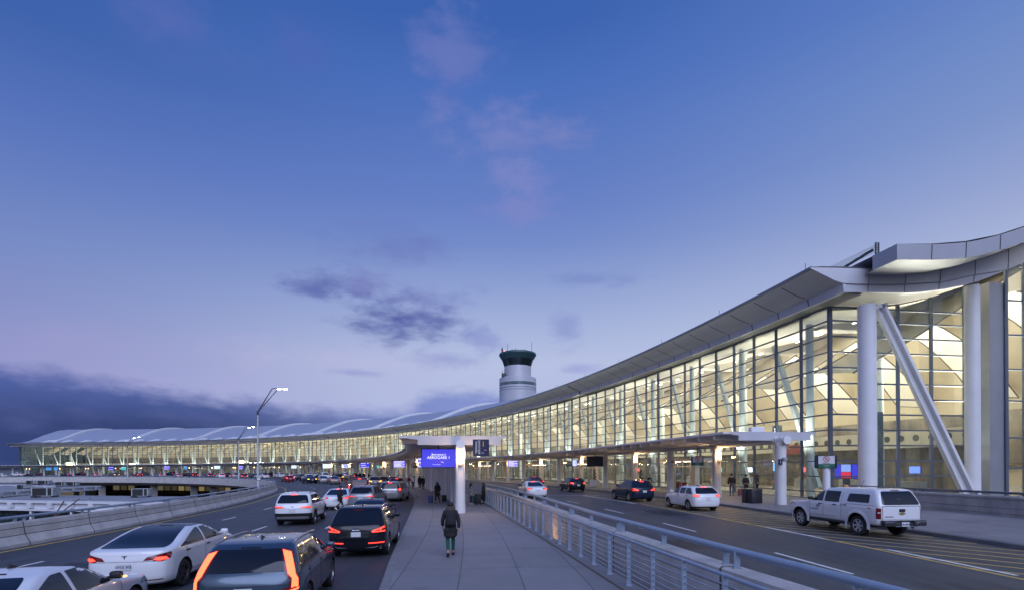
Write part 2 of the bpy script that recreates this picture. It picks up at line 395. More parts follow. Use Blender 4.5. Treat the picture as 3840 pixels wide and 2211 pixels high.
# ------------------------------------------------------------------ inner roadside barrier with top rail
bt = empty('concrete_barrier', pol(214, 6), label='long curved pale concrete road barrier with pipe rail left of traffic', cat='barrier')
b = MB()
b.sweep([(.0,.0),(.0,.12),(-.03,.17),(-.17,.42),(-.2,.43),(-.2,.445),(-.185,.45),(-.22,.70),(-.235,.705),(-.235,.72),(-.222,.725),(-.25,.90),(-.30,.95),(-.42,.95),(-.46,.90),(-.48,0.),(-.48,-.5),(-.1,-.5)], PH0, PH1, .35, rad=rin)
obj('concrete_wall', b, M_barrier, bt, world=True)
j = MB()
for a_, z_ in ((-.187,.436),(-.229,.711)): j.sweep([(a_+.012,z_-.012),(a_+.008,z_+.012)], PH0, 60, .4, closed=False, rad=rin)
p = PH0 + .4
while p < 60:                                                          # casting joints
    r0 = rin(p)
    pr = [(.006,.0),(.006,.13),(-.024,.175),(-.164,.425),(-.214,.70),(-.244,.91),(-.30,.957),(-.42,.957)]
    P = [pol(r0 + a, p - .006*(214/r0), z) for a, z in pr] + [pol(r0 + a, p + .006*(214/r0), z) for a, z in pr]
    n = len(pr); j.add(P, [(i, i+1, n+i+1, n+i) for i in range(n-1)]); p += .97
obj('casting_joint', j, mat('joint_dark', (.10,.095,.09), .9), bt, world=True, recalc=False)
def rail_line(radf, z, p0, p1, r, parent, posts, hpost, mats=M_rail, zoff=None, pw=.11):
    zo = zoff or (lambda p: 0)
    n = int((p1-p0)/.3); m = MB(); m.tube([pol(radf(p0+(p1-p0)*i/n), p0+(p1-p0)*i/n, z + zo(p0+(p1-p0)*i/n)) for i in range(n+1)], r, 10)
    obj('rail_pipe', m, mats, parent, sm=40, world=True)
    for p in posts:
        for dp in (-.055, .055):
            m = MB(); q = pol(radf(p), p + dp, z + zo(p) - hpost/2)
            m.rbox(q, (pw, .035, hpost), .006, R_(p), seg=1); m.box((q[0], q[1], q[2] - hpost/2 + .008), (.17, .1, .016), R_(p))
            obj('rail_bracket', m, mats, parent, world=True)
rail_line(lambda p: rin(p) - .37, 1.12, PH0, 70, .058, bt, [PH0 + .4 + .97*k for k in range(50)], .17)
# ------------------------------------------------------------------ pavement railing (near the camera)
rt = empty('pavement_railing', pol(234.7, 5, .15), label='grey blue steel railing of thin bars along the central pavement', cat='railing')
RP0, RP1 = -6.0, 10.55
m = MB(); m.tube([pol(rr(RP0 + (RP1-RP0)*i/60), RP0 + (RP1-RP0)*i/60, 1.22) for i in range(61)], .034, 10); obj('handrail', m, M_rail, rt, sm=40, world=True)
m = MB()
for z in (.33,.45,.57,.69,.81,.93,1.07): m.tube([pol(rr(RP0 + (RP1-RP0)*i/60), RP0 + (RP1-RP0)*i/60, z) for i in range(61)], .013, 6, cap=False)
obj('bar', m, M_rail, rt, sm=40, world=True)
p = RP0; k = 0
post_me = MB(); post_me.box((0,0,.55),(.09,.022,1.1)); post_me.box((-.03,0,.07),(.06,.03,.14)); post_me.box((0,0,.012),(.16,.09,.024))
pm = post_me.mesh('post'); fixn(pm); pm.materials.append(M_rail)
while p <= RP1:
    o = bpy.data.objects.new('post', pm); COL.objects.link(o); o.parent = rt
    o.matrix_parent_inverse = Matrix.Translation(rt.location).inverted(); o.location = pol(rr(p), p, .15); o.rotation_euler = (0,0,R_(p)); p += .318; k += 1
m = MB(); m.sweep([(-.33,.151),(-.33,.156),(-.25,.156),(-.25,.151)], RP0, 12.6, .5, rad=rr)
obj('drain_channel', m, mat('drain_brown', (.10,.075,.06), .8), rt, world=True)
# ------------------------------------------------------------------ parapet on the near side of the terminal road
pt = empty('road_parapet', pol(236, 5, .25), label='low concrete parapet with thick blue pipe rail beside terminal road', cat='barrier')
m = MB()
m.sweep([(235.55,-1.2),(235.55,.86),(235.6,.9),(235.95,.9),(236.0,.86),(236.0,.45),(236.22,.2),(236.22,-1.2)], PH0, 13.2, .4, rad=dpar)
obj('concrete_wall', m, M_barrier, pt, world=True)
m = MB(); p = PH0 + .2
while p < 13:
    P = [pol(r_ + dpar(p), p + s_*.008, z_) for r_, z_ in ((235.545,-1.2),(235.545,.862),(235.6,.904),(235.95,.904)) for s_ in (-1,1)]
    m.add(P, [(0,1,3,2),(2,3,5,4),(4,5,7,6)]); p += 1.42
m.sweep([(235.545,.52),(235.545,.535)], PH0, 13.2, .5, closed=False, rad=dpar)
obj('casting_joint', m, MATS['joint_dark'], pt, world=True, recalc=False)
rail_line(lambda p: 235.78 + dpar(p), 1.24, PH0, 13.2, .075, pt, [PH0 + .2 + 1.42*k for k in range(15)], .34, pw=.13)
for k in range(14):
    p = PH0 + .2 + 1.42*k + .71; q = pol(235.78 + dpar(p), p, 1.06); m = MB(); m.rbox(q, (.13,.035,.34), .006, R_(p), seg=1); obj('rail_bracket', m, M_rail, pt, world=True)
# cross beams down in the gap and the warm lamp under the walkway
for k, p in enumerate((3.1, 5.6, 9.1, 11.3)):
    m = MB(); a = pol(rr(p) + .18, p, -.75); c = pol(235.6 + dpar(p), p, -.75); m.bar(a, c, .35, .3)
    tag(obj('gap_beam', m, M_conc), 'concrete strut in the open gap between pavement and parapet, %s from the near end' % ORD[k], 'beam', 'struts across the open gap')
lt = empty('gap_lamp', pol(rr(6.55) + .36, 6.55, -.95), label='small warm lamp glowing low in the gap beside the pavement railing', cat='lamp')
m = MB(); m.rbox((0,0,0), (.14,.3,.2), .02); obj('housing', m, M_dark, lt)
m = MB(); m.box((.0,0,.105), (.10,.26,.012)); obj('lens', m, M_warm, lt)
def light(kind, loc, energy, col, parent=None, **kw):
    l = bpy.data.lights.new('lamp_light', kind); l.energy = energy; l.color = col
    for k_, v_ in kw.items(): setattr(l, k_, v_)
    o = bpy.data.objects.new('lamp_light', l); COL.objects.link(o); o.location = loc
    return o
light('POINT', pol(rr(6.55) + .5, 6.55, -.45), 26, (1,.55,.2), shadow_soft_size=.08)
# ------------------------------------------------------------------ parapet wall at the right edge of the terminal pavement
wt = empty('pavement_wall', pol(256.9, 5, .4), label='grey stained concrete parapet wall with dark rail behind the white pickup', cat='wall')
m = MB()
m.sweep([(256.75,.2),(256.75,1.05),(256.70,1.08),(256.70,1.17),(256.74,1.21),(257.15,1.21),(257.15,-7),(256.9,-7)], PH0, 8.25, .4, zoff=zr)
obj('concrete_wall', m, mat('stained_wall', (.33,.32,.32), .85, var=.3, vscale=.9, bump=.3, bscale=9, stretch=(1,1,.4)), wt, world=True)
m = MB(); m.sweep([(256.745,.62),(256.745,.64)], PH0, 8.25, .5, closed=False, zoff=zr); m.sweep([(256.745,.36),(256.745,.375)], PH0, 8.25, .5, closed=False, zoff=zr)
obj('groove', m, MATS['joint_dark'], wt, world=True, recalc=False)
rail_line(lambda p: 256.95, 1.36, PH0, 8.25, .06, wt, [-6 + 1.3*k for k in range(11)], .22, mats=mat('dark_rail', (.10,.12,.16), .4, metal=.3), zoff=zr)
# ------------------------------------------------------------------ terminal building
T0, T1 = 8.77, 93.6
DP = 0.633                                       # one glazing panel
ter = empty('terminal_building', pol(258, 8.77, .45), label='long curved glass airport terminal lit from inside under a pale wavy roof', cat='building')
zb = lambda ph: zr(ph) + .27
NP = int(round((T1 - T0)/DP)); ZT = 14.45; DZ = 1.13
rows = [ZT - 1.0 - DZ*i for i in range(12)]
BAY = 9
bays = [(i, min(i + BAY, NP)) for i in range(0, NP, BAY)]
for a, b in bays:
    gm = MB(); P = []; n = b - a
    for i in range(n + 1):
        ph = T0 + DP*(a + i); P += [pol(258.05, ph, .25), pol(258.05, ph, ZT)]
    gm.add(P, [(2*i, 2*i+2, 2*i+3, 2*i+1) for i in range(n)])
    g_ = obj('glazing_bay', gm, M_glassw, ter, world=True, recalc=False)
    fm = MB()
    for i in range(n + (1 if b == NP else 0)):
        ph = T0 + DP*(a + i); thick = .11 if (a + i) % BAY else .20
        q = pol(258.10, ph); fm.box((q[0], q[1], (ZT + .3)/2), (.22, thick, ZT - .3), R_(ph))
    for z in rows + [ZT - .05]:
        fm.sweep([(257.97, z-.045),(257.97, z+.045),(258.12, z+.045),(258.12, z-.045)], T0 + DP*a, T0 + DP*b, DP)
    fm.sweep([(257.95,.2),(257.95,.55),(258.15,.55),(258.15,.2)], T0 + DP*a, T0 + DP*b, DP)
    obj('mullion', fm, M_mull, g_, world=True)
# end wall (radial, faces the camera) and the projecting second glass wall
def end_wall(ph, r0, r1, mulls, zs, ztop):
    ge = MB(); n = 8; P = []
    for i in range(n+1):
        r = r0 + (r1-r0)*i/n; P += [pol(r, ph, .2), pol(r, ph, ztop(r))]
    ge.add(P, [(2*i, 2*i+2, 2*i+3, 2*i+1) for i in range(n)])
    g_ = obj('end_glazing', ge, M_glassw, ter, world=True, recalc=False)
    fm = MB()
    for r in mulls: fm.bar(pol(r, ph - .012, .2), pol(r, ph - .012, ztop(r)), .13, .22)
    for z in zs:
        rr = [r for r in [r0 + (r1-r0)*i/40 for i in range(41)] if ztop(r) > z]
        if len(rr) > 1: fm.bar(pol(rr[0], ph - .012, z), pol(rr[-1], ph - .012, z), .13, .11)
    obj('mullion', fm, M_mull, g_, world=True)
ztp = Cubic([258,261.4,264.1,267,271,276,284,292],[14.4,14.5,14.9,15.6,17.1,19.3,21.6,22.6])
end_wall(T0, 258.1, 269.6, [258.12,260.9,263.7,266.56,269.5], rows + [ZT - .05], ztp)
end_wall(8.4, 270.9, 287, [270.95,272.5,274.8,277.6,280.4,283.2,286], [.5,2.7,4.9,7.6,9.9,12.4,14.9,17.4], ztp)
m = MB(); q = pol(270.25, 8.5); m.box((q[0], q[1], 8.2), (1.2, .9, 16.0), R_(8.5)); obj('pilaster', m, mat('metal_cladding', (.34,.35,.37), .4, metal=.4, var=.05), ter, world=True)
for r, rad_ in ((259.06,.55),(267.45,.44)):
    m = MB(); q = pol(r, 8.28); m.lathe([(rad_, -.5),(rad_, 13.9 if r < 262 else 15.6)], (q[0], q[1], 0), 32); obj('column', m, M_white, ter, sm=40, world=True)
m = MB(); a, b = pol(259.75, 8.25, 13.9), pol(266.85, 8.25, .7); m.bar(a, b, .30, .62)
a2, b2 = pol(259.75, 8.18, 13.9), pol(266.85, 8.18, .7); m.bar(pol(259.95,8.2,13.75), pol(267.0,8.2,.9), .42, .2); obj('diagonal_brace', m, M_white, ter, world=True)
for r, z in ((259.8,13.75),(266.8,.95)):
    m = MB(); q = pol(r, 8.13, z); m.lathe([(.12,-.1),(.12,.1)], n=16, axis='Y', M=Matrix.Translation(q) @ Matrix.Rotation(R_(8.2), 4, 'Z')); obj('brace_pin', m, mat('pin_steel', (.3,.31,.33), .35, metal=.8), ter, sm=40, world=True)
# roof -------------------------------------------------------------
top1 = [(254.28,15.94),(254.35,16.03),(255.2,16.12),(256.6,16.18),(258.6,16.24),(261.4,16.3),(264,16.62),(266.7,17.15),(269.1,17.9),(271,18.65)]
lowe = [(256.82,14.51),(256.73,15.05),(256.2,15.18),(255.4,15.45),(254.7,15.75)]
m = MB(); m.sweep(top1 + [(271,17.25),(267,15.72),(264.1,15.05),(261.4,14.72),(258.6,14.60),(258.2,14.47)] + lowe[:1], 8.15, 94.2, .45, caps=False)
# split: shell (top), fascia cap, soffit are separate parts
sh = MB(); sh.sweep(top1, 8.15, 94.2, .45, closed=False); obj('eave_roof', sh, M_panel, ter, sm=30, world=True)
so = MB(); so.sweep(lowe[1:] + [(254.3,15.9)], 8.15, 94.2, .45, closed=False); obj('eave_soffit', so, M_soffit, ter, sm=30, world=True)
ed = MB()
n = int((94.2-8.15)/.5); ed.tube([pol(254.42, 8.15 + (94.2-8.15)*i/n, 15.97) for i in range(n+1)], .13, 10); obj('eave_edge', ed, mat('edge_dark', (.22,.23,.27), .35, metal=.4), ter, sm=40, world=True)
bd = MB(); bd.sweep([(256.72,15.06),(256.80,14.50),(256.95,14.50),(256.95,15.06)], 8.15, 94.2, .45); obj('eave_band', bd, M_panel, ter, world=True)
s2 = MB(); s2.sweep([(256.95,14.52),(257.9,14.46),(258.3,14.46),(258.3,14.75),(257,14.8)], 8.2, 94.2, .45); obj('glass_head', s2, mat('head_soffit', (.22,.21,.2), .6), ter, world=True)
jn = MB()
for k in range(1, 120):
    p = 8.15 + .72*k
    if p > 94: break
    w = .012 if k % 15 else .06
    P = []
    for pp in (p - w, p + w):
        P += [pol(R, pp, z) for R, z in ((256.80,14.495),(256.712,15.065),(256.15,15.17),(255.4,15.43),(254.6,15.79))]
    jn.add(P, [(i, i+1, 5+i+1, 5+i) for i in range(4)])
obj('panel_joint', jn, mat('joint_grey', (.10,.10,.12), .8), ter, world=True, recalc=False)
# end gable fascia: first tier
def gable(ph, topc, botc, r0, r1, n, thick, name, m_, joints):
    gm = MB(); P = []
    for i in range(n+1):
        r = r0 + (r1-r0)*i/n
        for pp in (ph, ph + thick): P += [pol(r, pp, topc(r)), pol(r, pp, botc(r))]
    fs = []
    for i in range(n):
        b = 4*i; fs += [(b, b+1, b+5, b+4), (b+2, b+6, b+7, b+3), (b+1, b+3, b+7, b+5), (b, b+4, b+6, b+2)]
    fs += [(0,2,3,1), (4*n, 4*n+1, 4*n+3, 4*n+2)]
    gm.add(P, fs); o = obj(name, gm, m_, ter, sm=30, world=True)
    jm = MB()
    for r in joints:
        jm.bar(pol(r, ph - .004, botc(r)), pol(r + .06, ph - .004, topc(r)), .035, .02)
    obj('panel_joint', jm, MATS['joint_grey'], o, world=True)
t1c = Cubic([254.28,256,258.6,261.4,264.05,266.7,269.1,271,276,284,292],[15.98,16.05,16.1,16.12,16.4,17.06,17.82,18.57,20.4,22.8,24])
mid = Cubic([254.28,255.4,256.73,258.6,264.1,267,269.6,271,276,284,292],[15.95,15.5,15.07,15.1,15.52,16.16,16.66,17.6,19.6,22.1,23.2])
b1c = Cubic([256.82,258.6,261.4,264.1,267,271,276,284,292],[14.51,14.59,14.67,15.0,15.66,17.2,19.4,21.7,22.7])
gable(8.14, t1c, mid, 254.3, 290, 60, .12, 'gable_fascia', M_panel, [258.6,261.4,264.1,266.9,269.6,272.3,275])
gable(8.16, lambda r: mid(r) - .025, b1c, 256.8, 290, 50, .12, 'gable_band', M_panel, [258.6,261.4,264.1,266.9,269.6,272.3])
t2 = Cubic([258.1,260.5,262.9,265.4,267.6,271,276,284,292],[16.6,16.7,16.95,17.55,18.3,19.6,21.6,24.2,25.4])
gable(7.55, t2, lambda r: t2(r) - .98, 258.1, 290, 50, .4, 'upper_fascia', mat('fascia_grey', (.40,.41,.45), .4, metal=.2, var=.04), [260.5,262.95,265.45,267.6,270,272.5])
us = MB(); us.sweep([(258.3,15.68),(260.5,15.72),(262.9,16.0),(265.4,16.6),(267.6,17.3),(271,18.6),(276,20.6),(284,23.2)], 7.58, 8.3, .3, closed=False)
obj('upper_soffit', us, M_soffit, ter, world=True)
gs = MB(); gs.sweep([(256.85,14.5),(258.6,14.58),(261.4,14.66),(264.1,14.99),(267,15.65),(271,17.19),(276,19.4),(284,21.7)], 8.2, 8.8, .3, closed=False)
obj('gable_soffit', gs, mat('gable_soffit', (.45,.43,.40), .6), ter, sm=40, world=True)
# main roof shell behind the eave
prof = [(258.2,16.62),(260.5,16.75),(263,17.05),(265.4,17.6),(267.6,18.35),(271,19.7),(276,21.7),(284,24.3),(292,25.7),(300,26.1),(310,24.6),(320,21.2),(326,18),(326,16.4)]
rp = Cubic([a for a, b in prof[:-1]], [b for a, b in prof[:-1]])
rs = MB(); rs.sweep(prof, 7.56, 94.0, .5, closed=False, uv=True)
mr = mat('standing_seam', (.36,.385,.47), .45, metal=.1); nt = mr.node_tree; b_ = nt.nodes['Principled BSDF']
tc = nt.nodes.new('ShaderNodeTexCoord'); sp = nt.nodes.new('ShaderNodeSeparateXYZ'); nt.links.new(tc.outputs['UV'], sp.inputs[0])
w1 = nt.nodes.new('ShaderNodeMath'); w1.operation = 'DIVIDE'; w1.inputs[1].default_value = .9; nt.links.new(sp.outputs[1], w1.inputs[0])
w2 = nt.nodes.new('ShaderNodeMath'); w2.operation = 'FRACT'; nt.links.new(w1.outputs[0], w2.inputs[0])
w3 = nt.nodes.new('ShaderNodeMath'); w3.operation = 'LESS_THAN'; w3.inputs[1].default_value = .1; nt.links.new(w2.outputs[0], w3.inputs[0])
bp = nt.nodes.new('ShaderNodeBump'); bp.inputs['Strength'].default_value = .6; bp.inputs['Distance'].default_value = .06; nt.links.new(w3.outputs[0], bp.inputs['Height']); nt.links.new(bp.outputs[0], b_.inputs['Normal'])
obj('roof_shell', rs, mr, ter, sm=40, world=True)
rb_t = Cubic([262.5,264,268,274,282,290,298,306],[.5,.8,.8,.8,.8,.7,.5,.1])
for k in range(10):
    p = 13.9 + 8.53*k; m = MB(); P = []; n = 26
    for i in range(n+1):
        r = 262.5 + 43.5*i/n; w = .13 if i > 1 else .3; zt = rp(r) + rb_t(r)
        P += [pol(r, p - w, rp(r) - .1), pol(r, p - w, zt), pol(r, p + w, zt), pol(r, p + w, rp(r) - .1)]
    m.add(P, [(4*i+j, 4*i+j+1, 4*i+j+5, 4*i+j+4) for i in range(n) for j in range(3)] + [(0,3,2,1)])
    obj('roof_rib', m, M_white, ter, sm=40, world=True)
p = 10.2
while p < 93:                                                         # low wedge skylights along the eave
    m = MB(); P = []
    for r, w, h in ((258.9,.22,.1),(263.6,.27,.95),(264.2,.27,.9)):
        P += [pol(r, p - w, rp(r) - .1), pol(r, p - w, rp(r) + h), pol(r, p + w, rp(r) + h), pol(r, p + w, rp(r) - .1)]
    m.add(P, [(4*i+j, 4*i+j+1, 4*i+j+5, 4*i+j+4) for i in range(2) for j in range(3)] + [(0,3,2,1),(8,9,10,11)])
    obj('skylight', m, M_white, ter, world=True); p += 2.13
# lightning rods along the eave
lr = MB()
for k in range(28): p = 8.3 + 2.3*k; lr.tube([pol(254.5, p, 16.0), pol(254.5, p, 16.55)], .018, 5)
tag(obj('lightning_rod', lr, M_dark, ter, world=True), kind='stuff')
# maintenance gantry on the roof
gt = empty('roof_gantry', pol(258.6, 8.9, 16.7), label='dark lattice cable gantry standing on the near roof corner of the terminal', cat='gantry')
m = MB()
for (r, p, h) in ((259.2,9.6,1.25),(261.3,8.6,2.1)):
    for dr in (-.12,.12):
        m.tube([pol(r + dr, p, rp(r)), pol(r + dr, p, rp(r) + h)], .05, 6)
    for i in range(7): m.bar(pol(r-.18, p, rp(r)+h-.12*i), pol(r+.18, p, rp(r)+h-.12*i), .05, .04)
obj('post', m, M_dark, gt, world=True)
m = MB(); m.bar(pol(259.3,9.5,rp(259.2)+.3), pol(261.2,8.65,rp(261.3)+1.7), .12, .16)
for i in range(6): m.tube([pol(256.6, 11.6, 16.3), pol(259.2, 9.6, rp(259.2)+1.2-.1*i), pol(261.3, 8.6, rp(261.3)+2.0-.1*i)], .012, 5)
obj('cable', m, M_dark, gt, world=True)
# interior ---------------------------------------------------------
fl = MB(); fl.sweep([(258.0,.24),(258.0,.262),(300,.262),(300,.24)], 8.3, 94, .8, zoff=zr); obj('interior_floor', fl, M_intfloor, ter, world=True)
cl = MB(); cl.sweep([(258.3,14.35),(261,14.55),(264.1,14.95),(267,15.6),(271,17.05),(276,19.2),(284,21.5),(292,22.6),(300,22.9)], 8.9, 93.5, .5, closed=False)
obj('ceiling', cl, M_cream, ter, sm=40, world=True)
bw = MB(); bw.sweep([(300,.3),(300,24)], 8.4, 93.6, .8, closed=False); obj('back_wall', bw, mat('back_wall_cream', (.70,.62,.48), .8, var=.1, vscale=.15), ter, world=True)
ew = MB(); ew.sweep([(258.5,.3),(258.5,14.3),(263,14.6),(271,17),(284,21.4),(300,22.8),(300,.3)], 93.4, 93.55, .1); obj('end_wall', ew, mat('end_wall_glass', (.10,.14,.17), .1), ter, world=True)
ci = Cubic([258.3,261,264.1,267,271,276,284,292,300],[14.35,14.55,14.95,15.6,17.05,19.2,21.5,22.6,22.9])
k = 0; p = 10.0
while p < 93:                                                         # curved ceiling ribs of the vault
    m = MB(); P = []; n = 16; w = .11
    for i in range(n+1):
        r = 262 + 37*i/n; z = ci(r) + .05; dz = .25 + 2.2*math.sin(PI*i/n)
        P += [pol(r, p - w + .008*i*(-1), z), pol(r, p - w - .008*i, z - dz), pol(r, p + w - .008*i, z - dz), pol(r, p + w - .008*i, z)]
    m.add(P, [(4*i+j, 4*i+j+1, 4*i+j+5, 4*i+j+4) for i in range(n) for j in range(3)])
    obj('ceiling_rib', m, M_cream, ter, sm=40, world=True); p += 1.9
# sloped luminous vault panels seen through the glass: big shallow arched shells across the hall
p = 9.1; M_vedge = mat('vault_edge_dark', (.10,.085,.07), .6)
while p < 92:
    m = MB(); P = []; n = 16
    for i in range(n+1):
        t = i/n; r = 262.5 + 35*t; zz = 6.6 + (ci(r) - 7.1)*(math.sin(PI*min(1, .12 + .88*t)/1.05)**.7)
        P += [pol(r, p + .25 - 1.2*t, zz), pol(r, p + 1.15 - 1.2*t, zz + .7)]
    m.add(P, [(2*i, 2*i+1, 2*i+3, 2*i+2) for i in range(n)])
    va = obj('vault_arch', m, M_cream, ter, sm=40, world=True)
    e = MB(); e.tube(P[0::2] + P[1::2][::-1], .085, 5, cap=False); obj('vault_edge', e, M_vedge, va, world=True); p += 1.9
col_me = {}
for k in range(45):
    p = 9.0 + 1.9*k + .63
    if p > 93: break
    m = MB(); q = pol(259.7, p); m.lathe([(.30,.3),(.30,14.3)], (q[0], q[1], 0), 12); obj('interior_column', m, M_intcol, ter, sm=40, world=True)
    m = MB(); m.bar(pol(259.8, p + .95, 13.6), pol(259.8, p - .18, 1.2), .34, .34); obj('interior_brace', m, M_intcol, ter, world=True)
    if k % 2 == 0:
        q = pol(267.5, p + .3); m = MB(); m.lathe([(.42,.3),(.36,15.4)], (q[0], q[1], 0), 12); obj('interior_column', m, M_intcol, ter, sm=40, world=True)
# bulkhead with air nozzles, dark shops below it
bk = MB(); bk.sweep([(272.5,4.55),(272.5,6.1),(273.6,6.1),(273.6,4.55)], 8.9, 93.3, .7)
bk.cur = 1
for k in range(150):
    p = 8.95 + .3*k; q = pol(272.48, p, 5.4); bk.lathe([(.30,-.04),(.30,.02),(.2,.02)], n=12, axis='Y', M=Matrix.Translation(q) @ Matrix.Rotation(R_(p + 90), 4, 'Z') , mi=1)
obj('air_bulkhead', bk, [mat('bulkhead_cream', (.55,.50,.40), .6), mat('nozzle_dark', (.05,.05,.05), .5)], ter, world=True)
mz = MB(); mz.sweep([(298.5,3.0),(298.5,9.5),(298.8,9.5),(298.8,3.0)], 8.9, 93.3, .7); obj('mezzanine_front', mz, mat('mezzanine', (.20,.18,.16), .4, var=.9, vscale=.22, stretch=(1,1,.5)), ter, world=True)
dk = MB(); dk.sweep([(273.4,.3),(273.4,4.55)], 8.9, 93.3, .7, closed=False)
dm = mat('shop_fronts', (.12,.10,.08), .5, var=.8, vscale=.9, stretch=(1,1,.35)); obj('shop_fronts', dk, dm, ter, world=True)
# check-in counters, monitors and gate numbers inside
def facing(r, p, z=0): q = pol(r, p, z); return Matrix.Translation(q) @ Matrix.Rotation(R_(p) - PI/2, 4, 'Z')     # local -Y looks to the centre
scr_cols = [((.12,.2,.9),2.2),((.1,.45,.9),2.0),((.9,.12,.15),1.6),((.85,.9,1),2.5),((.15,.7,.6),1.8)]
scr_m = [emis('monitor_glow_%s' % ['blue','azure','red','white','teal'][i], c, s) for i, (c, s) in enumerate(scr_cols)]
for k in range(9):
    p = 9.5 + 1.45*k; r = 268.5 + (k % 3)*.9
    e_ = empty('check_in_counter', pol(r, p, zb(p)), R_(p) - PI/2, 'check in counter with lit monitor inside the terminal, %s from the near end' % ORD[k], 'counter', 'counters inside the hall')
    m = MB(); m.rbox((0,0,.55), (2.2,.7,1.1), .03); obj('desk', m, mat('desk_grey', (.28,.27,.26), .4), e_)
    m = MB(); m.rbox((.4,0,2.05), (1.0,.08,.62), .015); m.bar((.4,.02,1.1), (.4,.02,1.8), .06, .06); obj('monitor_frame', m, M_black, e_)
    m = MB(); m.box((.4,-.045,2.05), (.92,.01,.54)); obj('monitor_screen', m, scr_m[k % 5], e_)
for k, (p, r, t) in enumerate(((9.62,265.8,'1'),(12.3,266.5,'3'))):
    e_ = empty('aisle_totem', pol(r, p, zb(p)), R_(p) - PI/2, 'tall grey aisle marker numbered %s inside the glass hall' % t, 'totem', 'numbered aisle markers')
    m = MB(); m.rbox((0,0,3.4), (.9,.5,6.8), .03); obj('pillar', m, mat('totem_grey', (.10,.12,.14), .4), e_)
    m = MB(); m.box((0,-.262,2.4), (.6,.02,.9)); obj('number_panel', m, scr_m[1], e_)
    m = MB(); add_mesh(m, text_mesh(t, .6), Matrix.Translation((0,-.28,2.4)) @ FRONT); obj('number', m, mat('white_letters', (.8,.8,.8), .5), e_, recalc=False)
    m = MB()
    for i in range(6): m.lathe([(.09,-.01),(.09,.01)], (0,-.26,5.1+.26*i), 10, 'Y')
    obj('lamp_dots', m, emis('dot_white', (1,1,1), 5), e_)
# hall lighting: uplights on top of the bulkhead wash the vault
p = 11.0
UP = []; UPR = (.8,1.1,.65,1.2,.9,.7,1.05)
while p < 93:
    o = light('AREA', pol(274.5, p, 6.6), 11500*UPR[len(UP) % 7]*lerp([(50,1),(62,.75),(85,.4)], p), (1,.91,.77), shape='RECTANGLE', size=16, size_y=3); o.rotation_euler = (PI, 0, R_(p) + PI/2); o.name = 'hall_uplight'; UP.append(o); p += 5.2
o = light('AREA', pol(274, 9.4, 6.6), 5200, (1,.91,.77), shape='RECTANGLE', size=5, size_y=3); o.rotation_euler = (PI, 0, R_(9.4) + PI/2)
p = 11.3
while p < 93:
    o = light('AREA', pol(258.45, p, 5.0), 950, (1,.96,.88), shape='RECTANGLE', size=21, size_y=.3); o.rotation_euler = (R_(128), 0, R_(p) - PI/2); o.name = 'column_fill_light'; p += 5.0  # added unseen strip lights inside the glass, brightening columns and braces
# rows of small lamps hung under the hall ceiling near the glass
dl = MB()
for k in range(70):
    p = 9.3 + .55*k + (.25 if k % 3 else 0)
    if k % 4 == 3: continue
    q = pol(262.5, p, ci(262.5) - .55); dl.box(q, (.16,.5,.05), R_(p))
tag(obj('spot_lamps', dl, emis('spot_white', (1,.93,.8), 9), ter, world=True), kind='stuff')
# ground floor vestibules with bright doors
for k, p in enumerate((12.6, 18.0, 22.5, 28.4, 35.2, 43, 52, 61, 71, 81)):
    e_ = empty('entrance_vestibule', pol(256.6, p, zb(p)), R_(p) - PI/2, 'glass entrance vestibule with bright doors below the glass wall, %s from the near end' % ORD[k], 'entrance', 'entrances along the terminal')
    m = MB(); m.box((0,0,3.15), (6.2,2.9,.3)); obj('roof', m, mat('vest_roof', (.5,.47,.42), .6), e_)
    m = MB()
    for x in (-3.0,-1.5,0,1.5,3.0): m.box((x,-1.38,1.5), (.09,.09,3.0))
    m.box((0,-1.38,2.45), (6.0,.07,.09)); m.box((-3.0,0,2.45), (.07,2.7,.09)); m.box((3.0,0,2.45), (.07,2.7,.09)); obj('frame', m, mat('bright_alu', (.6,.58,.54), .35, metal=.6), e_)
    m = MB()
    for x in (-.73,.73): m.box((x,-1.36,1.2), (1.34,.03,2.35))
    obj('door', m, MATS['curtain_glass'], e_)
    m = MB(); m.box((2.4,-.6,1.5), (.9,.5,2.9)); obj('lit_side_wall', m, mat('vest_cream', (.8,.72,.58), .6), e_)
    m = MB()
    for x in (-2,0,2): m.box((x,0,2.985), (1.2,.3,.02))
    obj('ceiling_light', m, emis('vest_lamp', (1,.86,.62), 16), e_)
